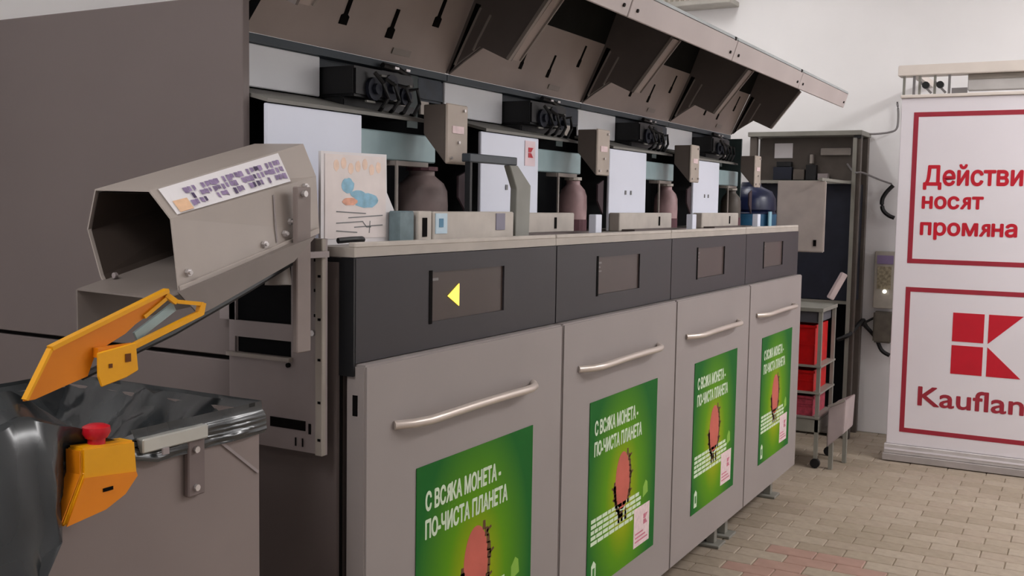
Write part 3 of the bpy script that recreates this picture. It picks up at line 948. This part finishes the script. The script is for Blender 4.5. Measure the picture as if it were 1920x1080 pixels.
MB().box(1.500, XP-0.0005, 0.0525, 0.0605, 1.340, 1.352).build('post_bracket', M_FRAME, t)
MB().tube([(XP-0.006, 0.155, 1.118), (XP-0.0005, 0.155, 1.118)], 0.005, 8).build('bolt', M_SLOT, t)
MB().tube([(XP-0.006, 0.092, 1.188), (XP-0.0005, 0.092, 1.188)], 0.006, 8).build('bolt', M_BOLT, t)
MB().tube([(1.507, 0.032, 1.462), (1.507, 0.0395, 1.462)], 0.006, 8).build('bolt', M_BOLT, t)
MB().box(XP+0.008, XP+0.022, 0.150, 0.300, 1.134, 1.376).build('dark_back', M_VOID, t)
MB().tube([(1.545, 0.135, 1.350), (1.54, 0.130, 1.285)], [0.020, 0.026], 12).build('roller', M_FLANGE, t, smooth=True)

# ------------------------------------------------------------------ steel bin
BX0, BX1, BY0, BY1, BZT = 0.74, 1.345, 0.0, 0.50, 1.085
t = thing('steel_bin', 'beige-grey sheet metal collection bin beneath the chute', 'bin', (1.04, 0.25, 0))
MB().box(BX0, BX1, BY0, BY0+0.008, 0.02, BZT).build('front_wall', M_BIN, t)
MB().box(BX1-0.008, BX1, BY0+0.0085, BY1-0.0085, 0.02, BZT).build('side_wall', M_BIN, t)
MB().box(BX0, BX0+0.008, BY0+0.0085, BY1-0.0085, 0.02, BZT).build('side_wall', M_BIN, t)
MB().box(BX0, BX1, BY1-0.008, BY1, 0.02, BZT).build('rear_wall', M_BIN, t)
MB().box(BX0+0.008, BX1-0.008, BY0+0.008, BY1-0.008, 0.02, 0.03).build('bottom', M_BIN, t)
fr = MB()
for a in (BX0+0.06, BX1-0.06):
    for b in (BY0+0.06, BY1-0.06):
        fr.tube([(a-0.012, b, 0.012), (a+0.012, b, 0.012)], 0.012, 10)
        fr.box(a-0.01, a+0.01, b-0.01, b+0.01, 0.012, 0.02)
fr.build('castors', M_BLACK, t)
MB().box(1.075, 1.208, -0.020, -0.0005, 1.066, 1.088).build('rim_rail', M_STEEL, t, bevel=0.002, seg=1)
bk = MB().box(1.172, 1.208, -0.012, -0.0005, 0.974, 1.0655).build('bracket', mat('bracket_metal', (112, 100, 98), 0.5), t, bevel=0.002, seg=1)
for zz_ in (0.988, 1.050):
    MB().tube([(1.187, -0.017, zz_), (1.187, -0.0125, zz_)], 0.0055, 8).build('bolt', M_BOLT, bk)
MB().bar((1.214, -0.002, 1.078), (1.340, -0.002, 0.978), 0.002, 0.005).build('crease', M_FRAME, t)
MB().box(1.110, 1.122, -0.024, -0.0205, 1.058, 1.068).build('rim_clip', M_FRAME, t)

# ------------------------------------------------------------------ bin liner bag
bag = MB()
NU, NV = 150, 60


def nz(x, y, z, s=1.0):
    return noise.noise(Vector((x*s, y*s, z*s)))


def fbm(x, y, z):
    return nz(x, y, z, 6)*0.5+nz(x, y, z, 13)*0.3+nz(x, y, z, 27)*0.2


verts = []
# perimeter path round the rim; v runs from deep inside, over the rim, down the outside
def rimpt(u):
    L = [(BX1, BY0), (BX1, BY1), (BX0, BY1), (BX0, BY0), (BX1, BY0)]
    seg = [0.5, 0.605, 0.5, 0.605]
    tot = sum(seg)
    d = (u % 1.0)*tot
    for i in range(4):
        if d <= seg[i]:
            f_ = d/seg[i]
            a, b = L[i], L[i+1]
            p = Vector((a[0]+(b[0]-a[0])*f_, a[1]+(b[1]-a[1])*f_))
            n_ = [Vector((1, 0)), Vector((0, 1)), Vector((-1, 0)), Vector((0, -1))][i]
            c = Vector(((BX0+BX1)/2, (BY0+BY1)/2))
            corner = min(f_, 1-f_)*seg[i]
            if corner < 0.06:
                n_ = (n_*(0.5+corner/0.12)+(p-c).normalized()*(0.5-corner/0.12)).normalized()
            return p, n_, i, f_
        d -= seg[i]
    return Vector(L[0]), Vector((0, -1)), 3, 1.0


CEN = Vector((1.02, 0.25))
for iu in range(NU):
    u = iu/NU
    p, n_, side, f_ = rimpt(u)
    # how far the liner hangs outside: short on the right, long round the near left corner
    if side == 3:
        x = p.x
        hang = 0.045 if x > 1.075 else 0.045+min(1, (1.075-x)/0.10)*0.95*1.0
        bulge = 0.006 if x > 1.075 else 0.006+0.035*min(1, (1.075-x)/0.12)
    elif side == 2:
        hang, bulge = 0.8, 0.05
    elif side == 1:
        hang, bulge = 0.12, 0.012
    else:
        hang, bulge = 0.045, 0.010
    for iv in range(NV):
        v = iv/(NV-1)
        if v < 0.45:
            # inside: from centre sag up to the rim
            g = v/0.45
            q = CEN.lerp(p, 0.02+0.96*g)
            z = BZT-0.20*(1-g**1.6)+0.035*math.sin(g*9+u*20)*(1-g)*0.6
            z += fbm(q.x*1.6, q.y*1.6, 1.0)*0.12*(1-g*0.75)+0.09*abs(nz(q.x+q.y, q.y-q.x*0.4, 4, 9))*(1-g*0.8)
            P = Vector((q.x, q.y, z))
        else:
            g = (v-0.45)/0.55
            over = min(1, g/0.12)
            out = n_*(0.004+bulge*math.sin(min(1, g*1.6)*math.pi*0.5))
            fold = 0.35*math.sin(u*150+3*nz(u*9, 0, 0))+fbm(p.x, p.y, g*0.7)*1.3
            out = out+n_*(0.026*fold*(0.4+g)*min(1, hang*4))
            out = out+n_*(0.0 if hang < 0.2 else 0.03*math.sin(g*5.5+u*9))
            if out.dot(n_) < 0.004:
                out = n_*0.004
            z = BZT+0.006+0.012*math.sin(over*math.pi)-hang*max(0, (g-0.08))/0.92
            P = Vector((p.x+out.x, p.y+out.y, z))
        verts.append(P)
# pull: the long hang recedes to the left as it goes down; the near left corner rises to the lever tip
for i, P in enumerate(verts):
    if P.y < 0.03 and P.x < 1.10 and P.z < BZT-0.02:
        lim = 0.990-0.75*(BZT-P.z)
        if P.x > lim:
            P.x = lim-0.25*(P.x-lim)-0.004
            P.y = min(P.y, -0.006)
    if P.y < 0.03 and P.z < BZT-0.01 and P.x < 1.05:
        a_ = min(1, (BZT-P.z)/0.08)
        P.y -= a_*(0.030*(1-abs(nz(P.x+0.5*P.z, P.z*0.35, 2, 16))*2.2)+0.012*nz(P.x, P.z, 7, 30))
        P.y = min(P.y, -0.004)
        if P.z > 0.975:
            P.y = max(P.y, -0.024-0.9*max(0, 0.935-P.x))
    dd_ = math.hypot(P.x-0.865, P.y-0.04)
    if dd_ < 0.17 and P.z > BZT-0.16:
        P.z += 0.125*(1-dd_/0.17)**1.3
fs = []
for iu in range(NU):
    for iv in range(NV-1):
        a = iu*NV+iv
        b = ((iu+1) % NU)*NV+iv
        fs.append((a, b, b+1, a+1))
bag.add(verts, fs)
bo = bag.build('bin_liner_bag', M_BAG, smooth=True, org=(1.02, 0.25, 0.9))
tag(bo, 'crumpled dark grey plastic liner bag draped over the steel bin', 'bag')

# ------------------------------------------------------------------ yellow lever under the chute mouth
t = thing('yellow_lever', 'yellow bent metal lever arm reaching from the chute mouth to the bag', 'lever', (1.04, -0.02, 1.24))
YL = -0.012
arm = [(0.884, 1.176), (0.925, 1.243), (0.935, 1.246), (1.128, 1.310), (1.138, 1.302), (0.985, 1.226), (0.975, 1.190), (0.935, 1.182)]
MB().prism([(0.884, 1.176), (0.926, 1.240), (1.128, 1.306), (1.120, 1.286), (1.070, 1.262), (1.052, 1.250), (1.000, 1.229), (0.985, 1.196), (0.950, 1.188), (0.900, 1.176)], 'y', YL, YL+0.004).build('arm_plate', M_YELLOWSHADE, t)
lp = MB()
lp.bar((0.924, YL-0.001, 1.243), (1.130, YL-0.001, 1.309), 0.012, 0.006)
lp.bar((0.884, YL-0.001, 1.178), (0.924, YL-0.001, 1.242), 0.010, 0.004)
lp.build('arm_edge', M_YELLOW, t)
lo = MB()
lo.bar((1.128, YL, 1.303), (1.145, YL-0.004, 1.290), 0.010, 0.008)
lo.bar((1.145, YL-0.004, 1.291), (1.193, YL-0.010, 1.284), 0.010, 0.006)
lo.bar((1.193, YL-0.010, 1.286), (1.188, YL-0.010, 1.268), 0.010, 0.010)
lo.bar((1.190, YL-0.010, 1.270), (1.060, YL-0.004, 1.230), 0.010, 0.008)
lo.bar((1.128, YL, 1.297), (1.085, YL, 1.272), 0.008, 0.006)
lo.build('slotted_loop', M_YELLOW, t)
MB().bar((1.150, YL+0.006, 1.282), (1.075, YL+0.006, 1.243), 0.004, 0.014).build('slide_rail', M_TEAL, t)
tabp = MB().prism([(0.990, 1.230), (1.058, 1.238), (1.062, 1.196), (1.040, 1.188), (0.996, 1.180), (0.990, 1.196)], 'y', YL-0.016, YL-0.012).build('mounting_tab', M_YELLOW, t, bevel=0.0015, seg=1)
hb = MB()
hb.box(1.037, 1.047, YL-0.0172, YL-0.0162, 1.211, 1.223)
hb.box(1.008, 1.014, YL-0.0172, YL-0.0162, 1.206, 1.212)
hb.build('tab_holes', mat('brown_hole', (96, 52, 10), 0.8), tabp)
MB().box(0.994, 1.06, YL-0.0115, YL-0.0005, 1.222, 1.236).build('tab_fold', M_YELLOWSHADE, t)
tag(MB().tube([(1.02, 0.045, 1.185), (1.20, 0.05, 1.232), (1.37, 0.055, 1.288), (1.585, 0.10, 1.345)], 0.006, 8).build('gas_strut', M_CABLE, smooth=True, org=(1.30, 0.05, 1.25)), 'thin black rod running beneath the chute behind the yellow lever', 'rod')

# ------------------------------------------------------------------ emergency stop box
t = thing('emergency_stop_box', 'yellow metal housing with red mushroom button hanging on the bin rim', 'switch box', (0.99, -0.05, 1.05))
YB = -0.060
hs = MB()
hs.prism([(0.936, 1.108), (1.026, 1.102), (1.030, 1.052), (1.008, 1.030), (0.972, 1.016), (0.904, 1.006), (0.936, 1.072)], 'y', YB, YB+0.032)
h_o = hs.build('housing', M_YELLOW, t, bevel=0.003)
MB().box(0.95, 1.01, YB+0.0325, -0.0005, 1.070, 1.080).build('hook', M_STEEL, t)
MB().slab([(0.9345, YB+0.002, 1.104), (0.9345, YB+0.030, 1.104), (0.9345, YB+0.030, 1.072), (0.9015, YB+0.030, 1.008), (0.9015, YB+0.002, 1.008), (0.9345, YB+0.002, 1.072)], (-0.0015, 0, 0)).build('side_face', M_YELLOWSHADE, h_o)
MB().prism([(0.938, 1.066), (1.026, 1.056), (1.028, 1.050), (1.006, 1.028), (0.972, 1.014), (0.908, 1.006)], 'y', YB-0.0018, YB-0.0002).build('lower_fold', M_YELLOWSHADE, h_o)
MB().box(0.967, 0.984, YB-0.0030, YB-0.0019, 1.040, 1.045).build('vent_slot', M_SLOT, h_o)
bt = MB()
bt.tube([(0.972, YB+0.016, 1.104), (0.972, YB+0.016, 1.114)], 0.012, 16)
bt.tube([(0.972, YB+0.016, 1.1142), (0.972, YB+0.016, 1.122), (0.972, YB+0.016, 1.130), (0.972, YB+0.016, 1.133)], [0.015, 0.0195, 0.0185, 0.012], 18)
bt.build('mushroom_button', M_RED, t, smooth=True)

# ------------------------------------------------------------------ rack at the far end
t = thing('equipment_rack', 'tall dark steel rack against the white wall past the cabinet row', 'rack', (6.55, 0.26, 0))
for (px, py) in ((6.70, 0.031), (6.70, 0.685), (6.93, 0.031), (6.93, 0.685)):
    MB().box(px, px+0.045, py, py+0.045, 0, 1.906).build('post', M_RACK, t, bevel=0.003, seg=1)
MB().box(6.682, 6.699, 0.055, 0.077, 0.02, 1.89).build('post_trim', M_RACKLT, t)
MB().box(6.68, 6.985, 0.026, 0.74, 1.907, 1.937).build('top_beam', M_RACKLT, t, bevel=0.003, seg=1)
MB().box(6.71, 6.76, 0.078, 0.684, 1.610, 1.629).build('cross_beam', M_RACKLT, t)
MB().box(6.82, 6.83, 0.078, 0.684, 1.63, 1.905).build('back_panel', M_RACK, t)
MB().box(6.75, 6.97, 0.078, 0.684, 0.850, 0.870).build('shelf', M_RACKLT, t)
MB().box(6.76, 6.97, 0.052, 0.664, 0.871, 1.608).build('inner_cabinet', M_NAVY, t, bevel=0.004)
MB().box(6.72, 6.97, 0.078, 0.684, 0.02, 0.03).build('shelf', M_RACK, t)
MB().box(6.95, 6.96, 0.050, 0.67, 0.04, 0.84).build('back_panel', M_VOID, t)
MB().box(6.69, 6.72, 0.031, 0.075, 1.888, 1.9065).build('corner_block', M_BLACK, t)
tag(MB().box(6.810, 6.8195, 0.480, 0.597, 1.775, 1.870).build('white_notice', M_PAPER, org=(6.814, 0.54, 1.82)), 'white notice taped inside the rack top', 'notice')
t3 = thing('control_modules', 'row of small dark electronics inside the rack top, below the white notice', 'electronics', (6.78, 0.4, 1.63))
for i, (ya, yb, za, zb, m_) in enumerate(((0.47, 0.59, 1.633, 1.716, M_NAVY), (0.39, 0.46, 1.633, 1.70, M_RACK), (0.315, 0.38, 1.633, 1.729, M_CABLE), (0.24, 0.305, 1.633, 1.673, M_FRAME), (0.475, 0.57, 1.718, 1.75, M_BLACK), (0.340, 0.358, 1.737, 1.795, M_FLANGE))):
    MB().box(6.765, 6.812, ya, yb, za, zb).build('module', m_, t3, bevel=0.002, seg=1)
tag(MB().box(6.790, 6.8195, 0.115, 0.297, 1.790, 1.835).build('light_bar', M_FLANGE, org=(6.8, 0.2, 1.81), bevel=0.003), 'long pale grey bar in the upper right of the rack', 'bar')

t = thing('grey_flap', 'grey sheet metal cabinet door leaf hanging between the row and the rack', 'panel', (5.95, 0.2, 1.4))
MB().box(5.93, 5.955, 0.065, 0.335, 1.205, 1.605).build('leaf', mat('flap_grey', (174, 163, 157), 0.5), t, bevel=0.005)
MB().box(5.926, 5.9295, 0.105, 0.122, 1.240, 1.275).build('key_slot', M_SLOT, t)
MB().box(5.905, 6.709, 0.08, 0.10, 1.606, 1.622).build('hinge_arm', M_RACKLT, t)

# trolley with crates
t = thing('crate_trolley', 'light grey steel trolley holding red crates at the end of the row', 'trolley', (6.0, 0.25, 0))
for (px, py) in ((5.84, 0.035), (5.84, 0.52), (6.18, 0.035), (6.18, 0.52)):
    MB().box(px, px+0.020, py, py+0.020, 0.055, 0.90).build('post', M_RACKLT, t)
for zz_ in (0.29, 0.43, 0.58):
    MB().box(5.835, 6.205, 0.030, 0.545, zz_-0.012, zz_-0.002).build('shelf', M_RACKLT, t)
MB().box(5.835, 6.205, 0.030, 0.545, 0.88, 0.90).build('top_rail', M_RACKLT, t)
MB().box(5.855, 6.18, 0.06, 0.52, 0.815, 0.879).build('grey_box', mat('slate_grey_plastic', (84, 84, 92), 0.5), t, bevel=0.004)
MB().box(5.84, 6.20, 0.030, 0.545, 0.20, 0.277).build('base_tray', M_RACKLT, t, bevel=0.004)
for (px, py) in ((5.85, 0.045), (5.85, 0.53), (6.19, 0.045), (6.19, 0.53)):
    MB().tube([(px-0.012, py, 0.0275), (px+0.012, py, 0.0275)], 0.0270, 12).build('castor', M_BLACK, t, smooth=True)


def crate(z0_, z1_, m_, label):
    c = thing('red_crate', label, 'crate', (6.0, 0.28, z0_), 'red crates on the trolley')
    x0_, x1_, y0_, y1_ = 5.865, 6.175, 0.075, 0.505
    b = MB()
    b.box(x0_, x1_, y0_, y1_, z0_, z0_+0.008)
    b.box(x0_, x0_+0.008, y0_, y1_, z0_+0.008, z1_)
    b.box(x1_-0.008, x1_, y0_, y1_, z0_+0.008, z1_)
    b.box(x0_+0.008, x1_-0.008, y0_, y0_+0.008, z0_+0.008, z1_)
    b.box(x0_+0.008, x1_-0.008, y1_-0.008, y1_, z0_+0.008, z1_)
    b.build('body', m_, c)
    r_ = MB()
    r_.box(x0_-0.008, x0_-0.0002, y0_-0.008, y1_+0.008, z1_-0.014, z1_)
    r_.box(x0_-0.004, x0_-0.0002, y0_, y1_, (z0_+z1_)/2-0.004, (z0_+z1_)/2+0.004)
    r_.build('rim', m_, c)
    return c


crate(0.5785, 0.800, M_REDCRATE, 'tall bright red crate, topmost on the trolley')
crate(0.4285, 0.545, M_REDCRATE, 'low bright red crate, middle shelf of the trolley')
crate(0.2885, 0.400, M_PINKCRATE, 'pinkish red crate, lowest shelf of the trolley')
t = thing('slanted_bin', 'small pale grey slant-topped bin at the trolley side', 'bin', (6.0, -0.06, 0.0))
MB().prism([(-0.018, 0.130), (-0.104, 0.215), (-0.110, 0.400), (-0.018, 0.352)], 'x', 5.84, 6.10).build('body', mat('pale_grey_bin', (170, 156, 156), 0.5), t, bevel=0.004)
MB().bar((5.835, -0.018, 0.358), (5.835, -0.108, 0.405), 0.01, 0.012).build('rim', M_FLANGE, t)
MB().box(5.86, 5.885, -0.045, -0.023, 0.0, 0.15).build('leg', M_RACKLT, t)
MB().box(6.06, 6.085, -0.08, -0.058, 0.0, 0.20).build('leg', M_RACKLT, t)
tag(MB().bar((6.15, 0.065, 0.930), (6.18, -0.005, 1.08), 0.05, 0.035).build('pale_wedge', mat('pale_pink_metal', (186, 168, 168), 0.5), org=(6.16, 0.01, 0.905), bevel=0.004), 'pale pinkish metal strip leaning above the trolley', 'strip')

t = thing('blue_canister', 'navy and teal blue plastic canister past the far end of the deck', 'canister', (5.70, 0.42, 1.30))
n = 18
prof = [(0.130, 1.3015), (0.140, 1.32), (0.142, 1.42), (0.132, 1.43), (0.140, 1.44), (0.136, 1.50), (0.115, 1.54), (0.06, 1.565), (0.05, 1.59)]
vs = [(5.70+a*math.cos(2*math.pi*j/n), 0.42+a*math.sin(2*math.pi*j/n), b) for a, b in prof for j in range(n)]
fs = [(i*n+j, i*n+(j+1) % n, (i+1)*n+(j+1) % n, (i+1)*n+j) for i in range(len(prof)-1) for j in range(n)]
fs += [tuple(range(n-1, -1, -1)), tuple(range((len(prof)-1)*n, len(prof)*n))]
MB().add(vs, fs).build('body', M_BLUE, t, smooth=True)
MB().tube([(5.70, 0.42, 1.325), (5.70, 0.42, 1.415)], 0.1435, 18, caps=False).build('teal_band', M_TEALBL, t, smooth=True)
MB().box(5.600, 5.650, 0.285, 0.292, 1.33, 1.43).build('pale_label', mat('pale_blue_label', (150, 196, 214), 0.4), t)
tag(MB().box(5.60, 5.80, 0.33, 0.53, 0.001, 1.30).build('pedestal', M_RACK, org=(5.72, 0.43, 0), bevel=0.005), 'dark pedestal hidden behind the row under the blue canister', 'pedestal')

# ------------------------------------------------------------------ cables, socket panel on the wall
def cable(name, pts, r_, m_, label):
    P = [Vector(p) for p in pts]
    out = []
    for i in range(len(P)-1):
        a = P[max(i-1, 0)]; b = P[i]; c = P[i+1]; d = P[min(i+2, len(P)-1)]
        for s_ in range(5):
            u_ = s_/5
            out.append(0.5*((2*b)+(c-a)*u_+(2*a-5*b+4*c-d)*u_*u_+(3*b-a-3*c+d)*u_**3))
    out.append(P[-1])
    o = MB().tube(out, r_, 6).build(name, m_, smooth=True, org=P[0])
    return tag(o, label, 'cable')


cable('cable', [(6.93, 0.035, 1.930), (6.945, -0.01, 1.93), (6.96, -0.09, 1.94), (6.97, -0.13, 1.965), (6.975, -0.135, 2.05), (6.975, -0.125, 2.13)], 0.007, M_CABLEGREY, 'thin grey cable looping from the rack top up to the door rail')
cable('cable', [(6.80, 0.130, 1.735), (6.74, 0.085, 1.690), (6.68, 0.050, 1.676), (6.70, 0.015, 1.676), (6.90, -0.05, 1.640), (6.96, -0.115, 1.615)], 0.006, M_CABLEGREY, 'pale grey cable crossing the rack post to the wall')
cable('cable', [(6.965, -0.125, 1.605), (6.965, -0.085, 1.56), (6.965, -0.062, 1.51), (6.965, -0.07, 1.45), (6.965, -0.105, 1.415), (6.965, -0.14, 1.40)], 0.014, M_CABLE, 'thick black cable curling on the wall beside the sign board')
cable('cable', [(6.68, 0.12, 0.63), (6.69, 0.05, 0.67), (6.90, 0.015, 0.74), (6.94, 0.0, 0.70), (6.96, -0.06, 0.63), (6.965, -0.10, 0.55), (6.965, -0.15, 0.52)], 0.014, M_CABLE, 'black cable sagging low between the rack and the sign board')
cable('cable', [(6.925, 0.02, 0.70), (6.93, 0.01, 0.72), (6.95, -0.02, 0.74), (6.965, -0.10, 0.79)], 0.008, M_CABLE, 'black cable rising from the rack to the wall box')
t = thing('wall_box', 'slim cream wall box with purple label and small white lamp beside the sign board', 'wall box', (6.98, -0.09, 0.8))
MB().box(6.955, 6.998, -0.155, -0.035, 0.82, 1.185).build('body', mat('wall_box_cream', (186, 180, 168), 0.5, var=0.1, scale=20), t, bevel=0.004)
MB().box(6.950, 6.9545, -0.15, -0.05, 1.105, 1.160).build('purple_label', mat('purple_label', (150, 132, 172), 0.5), t)
MB().box(6.950, 6.9545, -0.14, -0.055, 0.945, 1.09).build('picture_label', mat('mottled_label', (160, 150, 126), 0.5, var=0.4, scale=60), t)
MB().tube([(6.9495, -0.105, 0.930), (6.940, -0.105, 0.930)], 0.013, 10).build('lamp', mat('white_indicator', (255, 252, 240), 0.4, emit=1.2), t)
MB().box(6.93, 6.998, -0.16, -0.045, 0.60, 0.80).build('conduit_box', mat('grey_conduit', (104, 98, 88), 0.6, var=0.2, scale=20), t, bevel=0.01)

# ------------------------------------------------------------------ sign board (sliding leaf) and its rail
XS = 6.273
t = thing('sign_board', 'tall white sign board with red frames, red lettering and red K logo', 'sign', (XS+0.03, -0.75, 0))
MB().box(XS, XS+0.06, -1.245, -0.262, 0.10, 2.080).build('board', M_BANNER, t, bevel=0.003)
MB().box(XS-0.012, XS+0.07, -1.250, -0.256, 2.0805, 2.098).build('top_profile', M_CREAM, t, bevel=0.003, seg=1)
MB().box(XS-0.012, XS+0.07, -1.255, -0.252, 0.045, 0.099).build('bottom_profile', mat('bottom_profile_grey', (196, 190, 190), 0.4), t, bevel=0.003, seg=1)
MB().box(XS-0.020, XS+0.078, -1.265, -0.245, 0.004, 0.044).build('foot_profile', mat('foot_profile_grey', (168, 160, 158), 0.4), t, bevel=0.003, seg=1)
MB().box(XS-0.0145, XS-0.0125, -1.25, -0.256, 0.066, 0.076).build('profile_line', M_BANNER, t)
XL = XS-0.0012


def red_frame(z0_, z1_, nm):
    ya, yb, w_ = -0.331, -1.172, 0.026
    b = MB()
    b.box(XL, XS-0.0001, yb, ya, z1_-w_, z1_)
    b.box(XL, XS-0.0001, yb, ya, z0_, z0_+w_)
    b.box(XL, XS-0.0001, ya-w_, ya, z0_+w_, z1_-w_)
    b.box(XL, XS-0.0001, yb, yb+w_, z0_+w_, z1_-w_)
    b.build(nm, M_BANNERED, t)


red_frame(1.150, 2.000, 'red_border')
red_frame(0.175, 1.014, 'red_border')
s = 0.345
yl, zb_ = -0.588, 0.538
g = s*0.032
lg = t
MB().box(XL, XS-0.0001, yl-s/2+g, yl, zb_+s/2+g, zb_+s).build('logo_block', M_LOGORED, t)
MB().box(XL, XS-0.0001, yl-s/2+g, yl, zb_, zb_+s/2-g).build('logo_block', M_LOGORED, t)
MB().slab([(XL, yl-s/2-g, zb_+s/2+g*0.8), (XL, yl-s/2-g, zb_+s), (XL, yl-s-g, zb_+s)], (0.001, 0, 0)).build('logo_triangle', M_LOGORED, t)
MB().slab([(XL, yl-s/2-g, zb_+s/2-g*0.8), (XL, yl-s/2-g, zb_), (XL, yl-s-g, zb_)], (0.001, 0, 0)).build('logo_triangle', M_LOGORED, t)
R = (0, -1, 0)
text_part('lettering', 'Kaufland', t, M_BANNERED, (XS-0.001, -0.425, 0.340), R, 0.16, 0.003, width=0.64, height=0.108)
text_part('lettering', 'Действията', t, M_LOGORED, (XS-0.001, -0.400, 1.570), R, 0.13, 0.004, width=0.69, height=0.135)
text_part('lettering', 'носят', t, M_LOGORED, (XS-0.001, -0.398, 1.462), R, 0.13, 0.004, width=0.312, height=0.066)
text_part('lettering', 'промяна', t, M_LOGORED, (XS-0.001, -0.395, 1.290), R, 0.13, 0.004, width=0.490, height=0.092)

t = thing('sliding_rail', 'cream horizontal rail with small roller hangers above the sign board', 'rail', (6.4, -0.8, 2.15))
MB().box(XS+0.0, XS+0.10, -1.90, -0.235, 2.205, 2.265).build('beam', M_CREAM, t, bevel=0.004)
MB().box(XS+0.03, XS+0.09, -1.90, -0.60, 2.115, 2.203).build('track', mat('track_grey', (186, 182, 180), 0.5), t, bevel=0.003)
MB().box(XS+0.026, XS+0.0295, -1.90, -0.60, 2.175, 2.203).build('track_shadow_gap', mat('track_gap', (140, 132, 124), 0.7), t)
for (ya, m_) in ((-0.262, M_RACKLT), (-0.315, M_CABLEGREY), (-0.345, M_RACKLT), (-0.425, M_RACKLT), (-0.50, M_CABLEGREY)):
    MB().box(XS+0.01, XS+0.03, ya-0.012, ya, 2.100, 2.203).build('hanger', m_, t)
for ya in (-0.385, -0.46):
    MB().tube([(XS-0.002, ya, 2.150), (XS+0.025, ya, 2.150)], 0.020, 12).build('roller', M_CABLE, t)
    MB().bar((XS+0.012, ya-0.03, 2.105), (XS+0.012, ya+0.03, 2.17), 0.008, 0.012).build('roller_arm', M_CABLEGREY, t)
MB().box(XS+0.01, XS+0.03, -0.60, -0.52, 2.100, 2.130).build('end_stop', M_CABLEGREY, t)
MB().box(XS+0.10, RX1-0.001, -1.88, -1.84, 2.215, 2.255).build('wall_arm', M_CREAM, t)
MB().box(XS+0.10, RX1-0.001, -0.33, -0.29, 2.215, 2.255).build('wall_arm', M_CREAM, t)

# ------------------------------------------------------------------ slatted vent high on the far wall
t = thing('wall_vent', 'slatted pale ventilation grille high on the wall above the hoods', 'vent', (6.97, 1.15, 2.83))
MB().box(6.86, 6.999, 0.95, 1.42, 2.835, 3.10).build('casing', mat('vent_beige', (206, 200, 190), 0.6), t, bevel=0.004)
MB().box(6.80, 6.999, 0.925, 1.425, 2.800, 2.834).build('ledge', mat('vent_ledge', (176, 172, 164), 0.6), t, bevel=0.003)
for i in range(12):
    ya = 0.965+i*0.038
    MB().box(6.850, 6.8595, ya, ya+0.018, 2.84, 3.09).build('slat', mat('vent_slat', (168, 160, 148), 0.6), t)

for o in bpy.data.objects:
    if '_org' in o:
        del o['_org']
